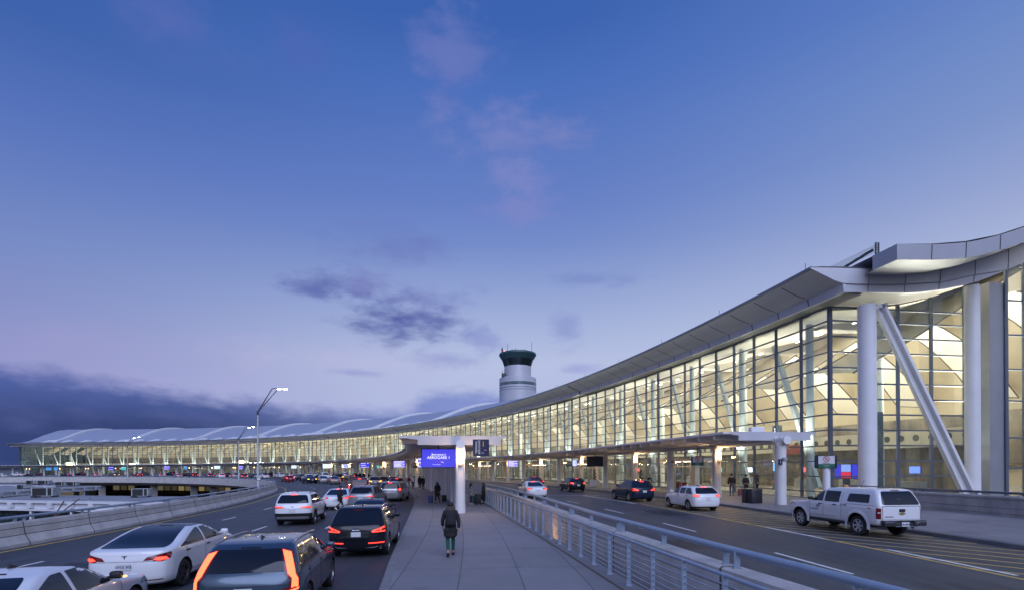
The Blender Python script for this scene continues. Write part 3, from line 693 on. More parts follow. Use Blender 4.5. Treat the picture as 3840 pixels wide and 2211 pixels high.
# ------------------------------------------------------------------ canopies over the two pavements
def canopy(root, r0, r1, rc, p0, p1, cp0, dcp, ncol, zo, lamp_first, near_lights, name_end):
    z = 4.80
    sh = MB(); sh.sweep([(r0, z), (r0, z+.13), (r1, z+.13), (r1, z)], p0, p1, .5, zoff=zo); obj('roof_sheet', sh, mat('canopy_sheet', (.62,.61,.62), .5, var=.05), root, world=True)
    ef = MB(); ef.sweep([(r0-.06, z+.0), (r0-.06, z+.15), (r0, z+.15), (r0, z+.0)], p0, p1, .5, zoff=zo)
    ef.sweep([(r1, z-.03), (r1, z+.17), (r1+.06, z+.17), (r1+.06, z-.03)], p0, p1, .5, zoff=zo); obj('edge_trim', ef, M_panel, root, world=True)
    pipe = MB(); n = int((p1-p0)/.6); pipe.tube([pol(rc, cp0 - .13*240/rc + (p1-cp0+.13)*i/n, 4.36 + zo(p0 + (p1-p0)*i/n)) for i in range(n+1)], .235, 16); obj('support_pipe', pipe, M_column, root, sm=40, world=True)
    bm_w = math.degrees(2.0/rc); k = 0; far = MB(); p = p0 + .3
    prof = lambda r: z - (.44 if abs(r - rc) < 1.2 else .44 - .14*min(1, (abs(r - rc) - 1.2)/1.6))
    def beam(mb, p):
        rr = [r0 + .05, r0 + .9, rc - 1.2, rc + 1.2, r1 - .5, r1 - .05]; P = []; w = math.degrees(.075/rc)
        for r in rr:
            P += [pol(r, p - w, z + zo(p)), pol(r, p - w, prof(r) + zo(p)), pol(r, p + w, prof(r) + zo(p)), pol(r, p + w, z + zo(p))]
        n_ = len(rr); mb.add(P, [(4*i+j, 4*i+j+1, 4*i+j+5, 4*i+j+4) for i in range(n_-1) for j in range(3)] + [(0,3,2,1), (4*n_-4,4*n_-3,4*n_-2,4*n_-1)])
    while p < p1 - .1:
        if k < 60:
            mb = MB(); beam(mb, p); obj('cross_beam', mb, M_column, root, world=True)
        else: beam(far, p)
        k += 1; p += bm_w
    if far.v: tag(obj('far_cross_beams', far, M_column, root, world=True), kind='stuff')
    # end plate
    pe = p0 - math.degrees(.03/rc); e = MB(); w = math.degrees(.05/rc)
    P = []
    for pp in (pe - w, pe + w):
        P += [pol(r, pp, zz + zo(p0)) for r, zz in ((r0+.5, z+.15), (r1+.3, z+.15), (r1+.3, z-.01), (r1, z-.03), (r1, z-.42), (rc-2.6, z-.42), (rc-2.6, z-.1), (r0+.5, z-.03))]
    e.add(P, [tuple(range(8)), tuple(8 + i for i in reversed(range(8)))] + [(i, 8+i, 8+(i+1)%8, (i+1)%8) for i in range(8)])
    obj('end_beam', e, mat('end_beam_paint', (.52,.52,.55), .5, var=.05), root, world=True)
    q = pol(rc, cp0 - .14*240/rc, 4.36 + zo(p0)); e = MB(); e.lathe([(.27,-.03),(.27,.12)], n=28, axis='Y', M=Matrix.Translation(q) @ Matrix.Rotation(R_(p0), 4, 'Z')); obj('pipe_cap', e, M_white, root, sm=40, world=True)
    col = MB(); col.lathe([(.30,-.02),(.30,4.1)], n=24); col.lathe([(.315,0),(.315,.55)], n=24); me = col.mesh('column'); fixn(me); smooth(me, 40); me.materials.append(M_column)
    br = MB(); br.rbox((0,0,4.02), (.66,.5,.22), .03); br.rbox((.29,0,4.2), (.07,.5,.5), .02); br.rbox((-.29,0,4.2), (.07,.5,.5), .02); br.lathe([(.05,0),(.05,4.3)], (.40,.12,0), 8); bme = br.mesh('bracket'); fixn(bme); bme.materials.append(M_column)
    lh = MB(); lh.rbox((-.36,0,3.0), (.16,.3,.18), .02); lm = lh.mesh('lamp_housing'); fixn(lm); lm.materials.append(mat('lamp_grey', (.3,.3,.31), .5))
    ll = MB(); ll.rbox((-.36,0,3.2), (.12,.22,.2), .03); llm = ll.mesh('lamp_lens'); fixn(llm); llm.materials.append(M_warm)
    for k in range(ncol):
        p = cp0 + dcp*k
        if p > p1: break
        c = bpy.data.objects.new('column', me); COL.objects.link(c); c.parent = root; c.matrix_parent_inverse = Matrix.Translation(root.location).inverted()
        c.location = pol(rc, p, zo(p) + .15); c.rotation_euler = (0, 0, R_(p) + PI/2)
        b = bpy.data.objects.new('bracket', bme); COL.objects.link(b); b.parent = c
        if k % 2 == lamp_first:
            a = bpy.data.objects.new('wall_lamp', lm); COL.objects.link(a); a.parent = c
            l_ = bpy.data.objects.new('lamp_lens', llm); COL.objects.link(l_); l_.parent = c
            if k < near_lights:
                q = pol(rc - .1, p - math.degrees(.62/rc), zo(p) + 3.55)
                light('POINT', q, 100, (1,.60,.28), shadow_soft_size=.1)
                q = pol(rc + .55, p - math.degrees(.3/rc), zo(p) + 3.75); light('POINT', q, 60, (1,.60,.28), shadow_soft_size=.1)
        elif k < 3 or k % 4 == 1:
            a = bpy.data.objects.new('wall_lamp', lm); COL.objects.link(a); a.parent = c; a.rotation_euler = (0, 0, 0)
ic = empty('island_canopy', pol(231.3, 8.42, .15), label='long white canopy on round columns over the central pavement', cat='canopy')
canopy(ic, 227.6, 233.9, 231.3, 8.62, 97, 8.42, 1.858, 48, lambda p: 0., 0, 18, 'island')
tcn = empty('terminal_canopy', pol(252, 8.1, .4), label='long white canopy on round columns along the kerb before the glass wall', cat='canopy')
canopy(tcn, 248.4, 254.6, 252.0, 8.25, 92, 8.1, 1.705, 50, zr, 1, 24, 'terminal')
# pale panel shelter wall along the island
sw_ = empty('shelter_wall', pol(231.2, 9.6, .15), label='pale panelled shelter wall standing under the central canopy', cat='wall')
m = MB()
for k in range(14):
    p = 9.55 + .54*k; a, b = pol(231.2, p + .012), pol(231.2, p + .528)
    m.bar((a[0], a[1], 1.9), (b[0], b[1], 1.9), .10, 3.3)
obj('wall_panel', m, mat('shelter_panel', (.62,.59,.55), .5, var=.06, vscale=.8), sw_, world=True)
m = MB()
for k in range(15): q = pol(231.2, 9.55 + .54*k); m.box((q[0], q[1], 1.95), (.14,.07,3.6), R_(9.55 + .54*k))
obj('post', m, mat('shelter_post', (.25,.25,.27), .5), sw_, world=True)
# camera housing on the terminal canopy roof
e_ = empty('roof_camera', pol(252.2, 8.75, 5.2), R_(0), 'white boxy camera housing sitting on the near end of the kerb canopy roof', 'camera')
m = MB(); m.rbox((0,0,.3), (.95,.5,.4), .06); obj('housing', m, M_white, e_)
m = MB(); m.box((0,0,.06), (.6,.3,.12)); obj('foot', m, mat('rusty_foot', (.30,.14,.07), .7), e_)
# ------------------------------------------------------------------ control tower
ct = empty('control_tower', (3.0, 245, -7), label='grey white airport control tower with dark flared glass cab above the roof', cat='tower')
K = 245/1900
def tz(y): return HC + (1749.9 - y)*K + 7
m = MB(); m.lathe([(8.95, 0),(8.95, tz(1462)),(8.6, tz(1461)),(8.6, tz(1457)),(8.95, tz(1456)),(8.95, tz(1421)),(8.6, tz(1418)),(6.5, tz(1417)),(6.45, tz(1373)),(6.2, tz(1372))], n=64); obj('shaft', m, M_roof, ct, sm=30)
m = MB(); m.lathe([(8.98, tz(1449)),(8.98, tz(1438))], n=64, cap=False); obj('window_band', m, mat('tower_glass', (.10,.14,.16), .15, var=.5, vscale=.35), ct, sm=30)
m = MB(); m.lathe([(8.0, tz(1468)),(8.97, tz(1467.5)),(8.97, tz(1464)),(8.4, tz(1463))], n=64); obj('ledge', m, mat('ledge_grey', (.3,.3,.33), .6), ct, sm=30)
m = MB(); m.lathe([(6.4, tz(1377)),(7.6, tz(1350))], n=48, cap=False); obj('cab_glass', m, mat('cab_glass', (.012,.02,.022), .08), ct, sm=30)
m = MB(); m.lathe([(7.6, tz(1350)),(9.05, tz(1332)),(8.8, tz(1326)),(7.2, tz(1322)),(0.1, tz(1321))], n=48, cap=False); obj('cab_roof', m, mat('cab_green', (.035,.085,.085), .35), ct, sm=30)
m = MB()
for x, h in ((-7.2,1298),(-5.6,1312),(-4.8,1288),(-2.7,1305),(-1,1302),(3.4,1305),(6.8,1282)): m.tube([(x, 0, tz(1324)), (x, 0, tz(h))], .09, 5)
m.tube([(-7.4, .3, tz(1324)), (-7.6, .3, tz(1304))], .3, 4); m.tube([(-7.3,-5,tz(1420)),(-7.3,-5,tz(1394))], .12, 5); m.tube([(-6.3,-5,tz(1420)),(-6.3,-5,tz(1390))], .12, 5)
obj('antenna', m, M_dark, ct)
m = MB()
for x in (-6.2,-2.9,1.4,5.2): m.lathe([(.18,0),(.18,.4)], (x, -3, tz(1321.5)), 8)
obj('obstruction_light', m, emis('red_lamp', (1,.2,.12), 5), ct)
m = MB(); m.rbox((-6.6,-5.4,tz(1412)), (2.2,1.2,1.6), .1); obj('equipment_box', m, M_dark, ct)
# ------------------------------------------------------------------ street lamps on the barrier
def street_lamp(x, ybase, R, label, sc_=1., dx=(93, 108), light_e=0, first=True):
    X, Y = ((x - 1920)/F*52., 52.) if x > 940 else pol(rin(phi_inner(x, -.62)) - .62, phi_inner(x, -.62))[:2]
    t = empty('street_lamp', (X, Y, .4), 0, label, 'street lamp', 'street lamps along the barrier')
    s = sc_
    m = MB(); m.lathe([(.13,0),(.13,.3),(.105,.35),(.08,8.4),(.08,8.5)], n=14); obj('pole', m, mat('lamp_pole', (.42,.44,.48), .4, metal=.3), t, sm=40)
    m = MB(); m.lathe([(.1,8.05),(.1,8.45)], n=14); obj('collar', m, M_dark, t, sm=40)
    for (ex, ez, ey) in ((1.95, 2.45, .4), (2.4, 2.1, -1.9)):
        a = MB(); a.tube([(0,0,8.35), (ex*.2, ey*.2, 8.35 + ez*.2), (ex, ey, 8.35 + ez)], [.06,.055,.045], 8); a.tube([(ex, ey, 8.35+ez), (ex + .35, ey, 8.35+ez+.01)], .04, 8)
        ao = obj('arm', a, mat('lamp_arm', (.18,.18,.20), .4, metal=.3), t, sm=40)
        h = MB(); h.rbox((ex + .62, ey, 8.35 + ez), (.66, .26, .09), .03); ho = obj('lamp_head', h, M_rail, ao)
        h = MB(); h.rbox((ex + .72, ey, 8.35 + ez - .05), (.36, .2, .05), .02); obj('lens', h, M_lampw, ho)
    m = MB(); m.rbox((.14,-.12,1.5), (.42,.04,.34), .01); obj('small_sign', m, M_dark, t)
    m = MB(); m.box((.14,-.143,1.5), (.34,.006,.26)); obj('sign_face', m, M_white, t)
    return t
street_lamp(967.5, 1823, 212.4, 'tall grey street lamp with two angled arms nearest on the barrier')
street_lamp(895, 1802, 203.2, 'double arm street lamp farther along the curved bridge barrier, second one along')
street_lamp(478, 1790, 185.2, 'double arm street lamp on the far bridge barrier at left, most distant')
# ------------------------------------------------------------------ hanging screens and signs
NAVY = mat('sign_navy', (.012,.018,.06), .4); WLET = mat('white_letters', (.8,.8,.8), .5)
E_wh = emis('screen_white', (1,1,1), 1.25); E_bl = emis('screen_blue', (.055,.05,.80), 1.0)
def hang(name, label, cat, x0, x1, y0, y1, R, ztop=4.45, group=None, depth=.14, zo=None, rot=None, back=M_black):
    """a flat box hung under a canopy, its place worked out from its edges on the photo and the radius it hangs at"""
    if R < 100: X, Y = ((x0+x1)/2 - 1920)/F*R, R
    else: X, Y, _ = pol(R, phi_of((x0+x1)/2, R))
    d = Y/F
    w = (x1-x0)*d; h = (y1-y0)*d; hz = 1750 + (1920-(x0+x1)/2)*math.tan(ROLL); zc = HC + (hz - (y0+y1)/2)*d
    a = math.atan2(-X, Y) if rot is None else rot
    t = empty(name, (X, Y, zc), a, label, cat, group)
    m = MB(); m.rbox((0,0,0), (w, depth, h), .02, seg=1); obj('casing', m, back, t)
    if ztop: 
        m = MB(); L = ztop - zc - h/2
        if L > .05: m.box((0,0,h/2 + L/2), (.07,.07,L)); obj('hanger', m, M_dark, t)
    return t, w, h, depth
def face(t, w, h, dep, m_, k=.94, name='screen'):
    b = MB(); b.box((0, -dep/2 - .006, 0), (w*k, .01, h - w*(1-k))); return obj(name, b, m_, t)
def letter(t, s, size, x, z, dep, m_, name='lettering', rot=0., align='CENTER', fit=None):
    me = text_mesh(s, size, .003, align)
    M = Matrix.Translation((x, -dep/2 - .017, z)) @ FRONT @ Matrix.Rotation(rot, 4, 'Z')
    b = MB(); add_mesh(b, me, M); return obj(name, b, m_, t, recalc=False)
def wing_logo(t, x, z, s, dep, cols):
    """small mark of five curved feather strokes"""
    k = 0
    for (a0, ln, c) in ((200,.8,cols[0]),(235,.9,cols[1]),(270,.95,cols[2]),(300,.8,cols[3]),(330,.75,cols[4])):
        P = []; n = 8
        for i in range(n+1):
            a = R_(150 - 120*i/n*.9); rr = s*(1 - .12*k)
            P.append((x + (math.cos(a)*rr*.8) + s*.1*k, z + math.sin(a)*rr*.55 - s*.09*k*abs(i/n - .5)))
        b = MB(); V = []
        for i, (u, v) in enumerate(P):
            wd = s*.09*(.3 + math.sin(PI*i/n)); V += [(u, -dep/2 - .018, v + wd), (u, -dep/2 - .018, v - wd)]
        seg = range(k*1, min(n, k*1 + 4))
        b.add(V, [(2*i, 2*i+1, 2*i+3, 2*i+2) for i in seg]); obj('logo_stroke', b, c, t, recalc=False); k += 1
t, w, h, dp = hang('welcome_screen', 'large bright blue welcome screen reading Bienvenue hung beside the near canopy column', 'screen', 1581, 1709, 1680, 1752.5, 33.0, group='hanging screens')
face(t, w, h, dp, E_bl, .955)
letter(t, 'Bienvenue \u00e0', h*.15, 0, h*.19, dp, E_wh); letter(t, 'A\u00c9ROGARE 1', h*.2, 0, h*.03, dp, E_wh)
letter(t, 'Toronto Pearson', h*.058, -w*.06, -h*.325, dp, E_wh)
E_rd = emis('logo_red', (.9,.1,.25), 1); E_cy = emis('logo_cyan', (.2,.7,1), 1)
wing_logo(t, w*.09, -h*.24, h*.13, dp, [E_rd, E_rd, E_cy, E_wh, E_wh])
t, w, h, dp = hang('terminal_sign', 'square navy sign reading TERMINAL 1 on the near canopy end', 'sign', 1773.5, 1834.5, 1645.5, 1708, 30.9, ztop=0, back=NAVY, depth=.1)
ORG = mat('sign_orange', (.85,.36,.03), .5)
letter(t, 'TERMINAL', h*.165, -w*.28, h*.03, dp, WLET, rot=PI/2); letter(t, 'A\u00c9ROGARE', h*.165, -w*.10, h*.03, dp, WLET, rot=PI/2)
letter(t, '1', h*.46, w*.14, h*.2, dp, ORG)
letter(t, 'Toronto', h*.055, w*.1, -h*.28, dp, WLET); letter(t, 'Pearson', h*.055, w*.1, -h*.34, dp, WLET)
wing_logo(t, w*.24, -h*.19, h*.13, dp, [mat('logo_red_paint', (.6,.1,.2), .5), MATS['logo_red_paint'], mat('logo_cyan_paint', (.1,.5,.7), .5), WLET, WLET])
def rows_screen(t, w, h, dp, bg, n=5, frac=.8, head=True):
    face(t, w, h, dp, bg)
    b = MB(); rnd = random.Random(int(w*1000))
    for i in range(n):
        z = h*.36 - i*h*.72/max(1, n-1); L = w*(.45 + .3*rnd.random())
        b.box((-w*.40 + L/2, -dp/2 - .014, z), (L, .006, h*.07))
        if i % 2 == 0: b.box((w*.33, -dp/2 - .014, z), (w*.16, .006, h*.07))
    obj('text_rows', b, E_wh, t)
E_lb = emis('screen_lightblue', (.30,.42,1.0), 1.1); E_az = emis('screen_azure', (.06,.28,.75), 1.0); E_te = emis('screen_teal', (.05,.55,.55), 1.0); E_vi = emis('screen_violet', (.22,.18,.95), 1.05); E_pa = emis('screen_pale', (.62,.78,1.0), 1.25)
SCR = [(1903.6,1943.5,1724,1748.8,240,E_vi,5,'blue airline list screen hung alone over the right road'),
 (2146.7,2164,1723,1746,250.5,E_lb,5,'pale airline list screen beside the farther no parking sign'),
 (1474,1519.5,1725,1752,229.6,E_vi,5,'white and blue airline list screen left of the two people under the canopy'),
 (1567,1584,1714,1752,230.4,E_vi,3,'blue screen partly hidden behind the large welcome screen'),
 (1350,1386,1732,1752.5,229.6,E_bl,3,'deep blue screen with three short white lines above the yellow board'),
 (1408,1421,1742,1753,236,E_te,0,'tiny cyan screen between canopy columns right of the yellow board'),
 (1286.5,1305,1738.5,1753,229.6,E_lb,2,'pale violet screen above the dark red van'),
 (1210.5,1240,1736.6,1754.5,229.6,E_pa,4,'very bright white screen above the white pickup in the queue'),
 (1092.7,1112,1742.5,1755,229.6,E_pa,2,'whitish blue screen above the red hatchback'),
 (895,911.5,1744.5,1757.5,229.6,E_vi,2,'violet screen just right of the second street lamp pole'),
 (803.6,824.5,1744,1757,229.6,E_pa,1,'pale screen at the far canopy left of the second street lamp'),
 (689,701.5,1746.5,1758,229.6,E_az,1,'small azure screen on the far canopy, half as wide as its neighbours'),
 (615,635.5,1745.6,1758.5,229.6,E_vi,2,'violet screen on the far canopy right of the most distant lamp'),
 (456,471.5,1748.5,1761,229.6,E_te,1,'teal screen just left of the most distant street lamp'),
 (407,425.5,1748.3,1760.3,229.6,E_bl,2,'deep blue screen on the far canopy beside the teal one'),
 (203,216,1750,1762,229.6,E_az,0,'smaller of the two sky blue screens at the far left'),
 (174,191,1750,1762,229.6,E_az,0,'larger of the two sky blue screens at the far left')]
for x0, x1, y0, y1, R, em, nr, lab in SCR:
    t, w, h, dp = hang('hanging_screen', lab, 'screen', x0, x1, y0, y1, R, group='hanging screens')
    if nr: rows_screen(t, w, h, dp, em, nr)
    else: face(t, w, h, dp, em)
t, w, h, dp = hang('blank_screen', 'wide black switched off screen hung under the kerb canopy', 'screen', 2200.5, 2262, 1709, 1747.5, 250.0, group='hanging screens', zo=zr)
face(t, w, h, dp, mat('screen_off', (.008,.008,.01), .25), .96)
GRN = mat('sign_green', (.01,.16,.09), .5); RED = mat('sign_red', (.55,.03,.05), .5); SWH = mat('sign_white', (.72,.72,.74), .45)
def no_parking(t, w, h, dp):
    b = MB(); b.box((0, -dp/2 - .005, h*.14), (w*.78, .01, h*.62)); obj('white_panel', b, SWH, t)
    b = MB(); b.box((0, -dp/2 - .005, -h*.33), (w*.78, .01, h*.26)); obj('green_panel', b, GRN, t)
    b = MB(); R = h*.2; b.tube([(R*math.cos(2*PI*i/28), -dp/2 - .016, h*.22 + R*math.sin(2*PI*i/28)) for i in range(28)], R*.12, 6, closed=True)
    b.bar((-R*.7, -dp/2 - .018, h*.22 + R*.7), (R*.7, -dp/2 - .018, h*.22 - R*.7), .02, R*.2); obj('prohibition_ring', b, RED, t)
    letter(t, 'R', h*.24, 0, h*.22, dp, RED if False else M_black)
    b = MB(); fan_poly(b, [(-w*.25,-dp/2-.012,-h*.1),(-w*.05,-dp/2-.012,-h*.06),(0,-dp/2-.012,-h*.08),(w*.25,-dp/2-.012,-h*.1),(w*.1,-dp/2-.012,-h*.13),(-w*.1,-dp/2-.012,-h*.12)]); obj('arrow_mark', b, M_black, t, recalc=False)
    letter(t, 'No Parking', h*.085, 0, -h*.29, dp, SWH); letter(t, 'Any Time', h*.085, 0, -h*.39, dp, SWH)
for x0, x1, y0, y1, R, lab in ((2594,2637,1709.5,1743,250.0,'no parking sign with green base hung over the kerb left of the end column'),
     (2124,2145.5,1727.5,1746.8,250.0,'small no parking sign hung under the kerb canopy left of the blank screen'),
     (1547.5,1564,1732,1752,229.8,'no parking sign under the island canopy left of the welcome screen'),
     (1316.5,1329,1743,1753,229.6,'tiny dark no parking sign on the island canopy right of the violet screen'),
     (1171,1183,1744,1755,229.6,'tiny dark no parking sign on the island canopy left of the bright white screen')):
    t, w, h, dp = hang('no_parking_sign', lab, 'sign', x0, x1, y0, y1, R, group='hanging no parking signs'); no_parking(t, w, h, dp)
# large no parking sign on its own post by the pickup
t, w, h, dp = hang('no_parking_sign', 'large framed no parking sign on a white post above the pickup cab', 'sign', 3066, 3133, 1705.5, 1753.5, 253.3, ztop=0, group=None, depth=.22); no_parking(t, w, h, dp)
b = MB(); b.lathe([(.2,-1.9),(.2,-h/2)], (0,.12,0), 20); obj('post', b, M_white, t, sm=40)
b = MB(); b.rbox((-w*.53,-.06,0), (.10,.5,h), .02); obj('side_panel', b, NAVY, t)
# yellow board
t, w, h, dp = hang('yellow_board', 'tall bright yellow sign board with a black mark standing under the island canopy', 'sign', 1368, 1378, 1754, 1776, 231.3, ztop=0, depth=.2, back=mat('board_yellow', (.75,.62,.03), .5, emit=(.75,.6,.02), estr=.25))
b = MB(); b.bar((-w*.3,-.11,h*.2), (w*.3,-.11,h*.36), .02, .06); b.bar((-w*.3,-.11,h*.36), (w*.3,-.11,h*.2), .02, .06); obj('cross_mark', b, M_black, t)
b = MB(); b.box((0,0,-h/2-.25), (.3,.15,.5)); obj('foot', b, M_dark, t)

for k, (x0, x1, y0, y1) in enumerate(((250,271,1732,1742),(487,507,1736,1741),(894,915,1724,1735))):
    t, w, h, dp = hang('roof_lamp', 'warm orange glowing lamp box on the far canopy, %s' % ('leftmost of three','middle of three','right of three')[k], 'lamp', x0, x1, y0, y1, 231.3, ztop=0, group='orange lamps on the far canopy', depth=.8)
    b = MB(); b.rbox((0,-dp/2 - .01,0), (w*.9,.04,h*.8), .01); obj('lens', b, M_warm, t)
for k, x in enumerate((937,955,967,984,1002,1016,1029,1068,1086,1104)):
    t, w, h, dp = hang('canopy_floodlight', 'small white floodlight on top of the far canopy edge, %s from the left' % ORD[k], 'floodlight', x, x+5, 1732, 1736, 249.0, ztop=0, group='white floodlights on the canopy', depth=.3)
    b = MB(); b.rbox((0,-dp/2 - .01,0), (w*.95,.05,h*.95), .01); obj('lens', b, emis('flood_white', (1,.95,.85), 22), t)

t, w, h, dp = hang('interior_sign', 'red brown sign board hung inside the hall above the nearest kerb column', 'sign', 2930, 3008, 1667, 1701, 266.0, ztop=0, depth=.2, back=mat('red_board', (.22,.05,.035), .5))
b = MB(); b.box((-w*.2, -dp/2 - .006, h*.2), (w*.35,.01,h*.16)); obj('pale_lettering_band', b, WLET, t)
t, w, h, dp = hang('poster_screen', 'bright blue and red poster screen inside the glass beside the nearest big column', 'screen', 3136, 3212, 1738, 1792, 262.5, ztop=0, depth=.15)
for nm, x, ww, z, hh, mm in (('blue_panel', -w*.36, w*.24, 0, h*.95, E_bl), ('picture_panel', -.02*w, w*.4, h*.22, h*.5, E_lb), ('red_panel', -.02*w, w*.4, -h*.26, h*.42, emis('poster_red', (.8,.03,.08), 1.1)), ('blue_panel', w*.34, w*.24, 0, h*.95, E_bl)):
    b = MB(); b.box((x, -dp/2 - .006, z), (ww, .01, hh)); obj(nm, b, mm, t)
b = MB(); b.box((0,0,-h/2 - .6), (.5,.12,1.2)); obj('stand', b, M_dark, t)
q = pol(251.68, 8.02, 3.2); b = MB(); b.rbox(q, (.3,.02,.36), .005, R_(8.1) - PI/2 + PI/2, seg=1); np_ = obj('number_plate', b, NAVY, tcn, world=True)
b = MB(); q2 = pol(251.68, 8.015, 3.2); add_mesh(b, text_mesh('1', .24, .003), Matrix.Translation((q2[0], q2[1] - .01, q2[2])) @ Matrix.Rotation(R_(8.1), 4, 'Z') @ FRONT); obj('plate_number', b, WLET, np_, world=True, recalc=False)
# ------------------------------------------------------------------ lower level seen over the left barrier
M_beam = mat('beam_white', (.66,.67,.71), .5, var=.06, vscale=.6); M_lglass = mat('lower_glass', (.02,.035,.04), .12, var=.6, vscale=.5)
M_flat = mat('flat_roof', (.26,.26,.28), .85, var=.25, vscale=.25)
def low_roof(label, A, B, back, zt, fh, nseg, glass=True, lit=()):
    A = Vector((*A, zt)); B = Vector((*B, zt)); D = Vector((*back, 0)); d = (B - A).normalized(); nrm = Vector((d.y, -d.x, 0))
    if nrm.dot(D) > 0: nrm = -nrm
    t = empty('lower_building', (A + B)/2 + Vector((0,0,-7.5 - zt)), 0, label, 'building', 'lower level buildings')
    m = MB(); P = [A, B, B + D, A + D]; m.add(P + [p - Vector((0,0,.3)) for p in P], [(0,1,2,3),(7,6,5,4),(0,4,5,1),(1,5,6,2),(2,6,7,3),(3,7,4,0)]); obj('roof', m, M_flat, t, world=True)
    m = MB(); z = Vector((0,0,1)); o = nrm*.15
    for a, h, w in ((-.13*fh, .26*fh, .5), (-.92*fh, .20*fh, .4)): m.bar(A + o + z*a, B + o + z*a, w, h)
    m.bar(A - nrm*.05 - z*fh*.5, B - nrm*.05 - z*fh*.5, .1, fh*.8)
    obj('edge_beam', m, M_beam, t, world=True)
    L = (B - A).length
    for i in range(nseg):
        q = A + d*(L*(i + .5)/nseg); m = MB(); m.bar(q + nrm*.05 - z*fh*.5, q + nrm*.45 - z*fh*.5, .8, fh*.5); obj('beam_end', m, M_beam, t, world=True)
        if i % 2 == 0: m = MB(); m.bar(q + nrm*.02 - z*fh, q + nrm*.02 - z*(7.4 + zt), .45, .3); obj('column', m, M_beam, t, world=True)
    if glass:
        a = A - nrm*.8; b = B - nrm*.8; n = nseg*2
        for i in range(n):
            p0 = a + (b - a)*(i + .03)/n; p1 = a + (b - a)*(i + .97)/n; m = MB()
            m.bar(p0 - z*(fh + (7.4 + zt - fh)/2), p1 - z*(fh + (7.4 + zt - fh)/2), .06, (7.4 + zt - fh))
            obj('window', m, emis('dim_window', (.75,.62,.35), .13) if i in lit else M_lglass, t, world=True)
    return t
A0 = at(-60, 1871, -1.5); A1 = at(640, 1880, -1.5)
low_roof('long flat lower level building with white edge beam right behind the left barrier', A0, A1, (-5, 13), -1.5, 1.5, 9)
B0 = at(-40, 1843, -.9); B1 = at(373, 1819, -.9)
low_roof('lower level building with white beam slanting toward the bridge, ending at its pillar', B0, B1, (-30, 6), -.9, .95, 8, lit=(10,11,13))
C0 = at(-60, 1813.5, -.6); C1 = at(206, 1820, -.6)
low_roof('short white edged lower roof farthest back under the bridge', C0, C1, (-3, 9), -.6, .8, 5, glass=False)
def hvac(x0, x1, ytop, ybase, z, label, flip=1):
    X, Y = at((x0+x1)/2, ybase, z); w = (x1-x0)*Y/F; h = (ybase-ytop)*Y/F
    t = empty('air_handler', (X, Y, z), .5*0 + .25*flip, label, 'rooftop unit', 'rooftop air units')
    m = MB(); m.rbox((0,0,h*.56), (w, w*.7, h*.84), .04, seg=1); obj('cabinet', m, mat('unit_grey', (.34,.37,.38), .5, var=.1, vscale=1.5), t)
    m = MB(); m.box((-w*.12,-w*.352,h*.57), (w*.62,.02,h*.74)); m.box((w*.34,-w*.352,h*.57), (w*.17,.02,h*.74)); obj('louvre', m, M_black, t)
    m = MB()
    for sx in (-.4,.4): m.box((sx*w,0,h*.07), (.12,w*.6,h*.14))
    obj('skid', m, M_dark, t)
    m = MB(); m.tube([(-w*.48,-w*.3,h*.1),(-w*.25,-w*.42,h*.1)], .12*h, 8); obj('duct', m, M_dark, t)
hvac(138, 207, 1825, 1862, -1.5, 'large rooftop air unit with black louvre on the front lower roof, left one')
hvac(505, 560, 1829, 1862, -1.5, 'rooftop air unit with white frame in front of the bridge columns')
hvac(73, 110, 1815, 1831, -.9, 'grey rooftop air unit on the slanting beam roof, leftmost', -1)
hvac(214, 246, 1804, 1822, -.9, 'rooftop air unit beside the bridge pillar, left of two')
hvac(256, 290, 1804, 1821, -.9, 'rooftop air unit beside the bridge pillar, right of two')
hvac(107, 146, 1799, 1816, -.6, 'small air unit on the farthest lower roof, left one', -1)
hvac(150, 186, 1799, 1816, -.6, 'small air unit on the farthest lower roof, right one')
for x, lab in ((383,'leftmost'),(578,'second from left'),(728,'third from left'),(800,'fourth from left'),(905,'fifth from left')):
    ph = phi_inner(x, 3.2); q = pol(rin(ph) + 3.2, ph); m = MB(); m.rbox((0,0,-4.4), (1.5,1.2,6.2), .08); o = obj('bridge_pillar', m, M_conc); o.location = (q[0], q[1], 0); o.rotation_euler = (0,0,math.atan2(-q[0], q[1]))
    tag(o, 'concrete pillar under the curved road bridge, %s' % lab, 'pillar', 'pillars under the road bridge')
lf = empty('lower_glass_front', pol(250, 50, -7.5), label='dim lit glass front of the lower level seen under the road bridge', cat='building')
m = MB(); m.sweep([(246.0,-7.5),(246.0,-1.4)], 14, 100, .8, closed=False); obj('wall', m, mat('lower_wall', (.10,.09,.07), .7, var=.4, vscale=.3), lf, world=True)
rnd = random.Random(3)
WM = [emis('dim_window', (.75,.62,.35), .13), emis('dim_window_warm', (.85,.62,.28), .24), emis('dim_window_faint', (.7,.6,.4), .06), M_lglass]
for k in range(80):
    p = 20 + 1.0*k; m = MB(); m.sweep([(245.9,-6.8),(245.9,-2.2)], p, p + .82, .5, closed=False); obj('window', m, WM[rnd.randrange(4)], lf, world=True)
t = empty('low_street_lamp', (-40.8, 45, -7.5), 0, 'brown two armed lamp rising from the lower level behind the left barrier', 'street lamp')
m = MB(); m.tube([(0,0,0),(0,0,6.2)], .09, 8); obj('pole', m, mat('brown_pole', (.16,.10,.07), .5), t, sm=40)
for ex, ez in ((1.0,7.67),(2.4,7.86)):
    m = MB(); m.tube([(0,0,6.1),(ex,0,ez)], .05, 8); a = obj('arm', m, MATS['brown_pole'], t, sm=40)
    m = MB(); m.rbox((ex+.45,0,ez+.02), (.9,.3,.1), .03); obj('lamp_head', m, M_rail, a)
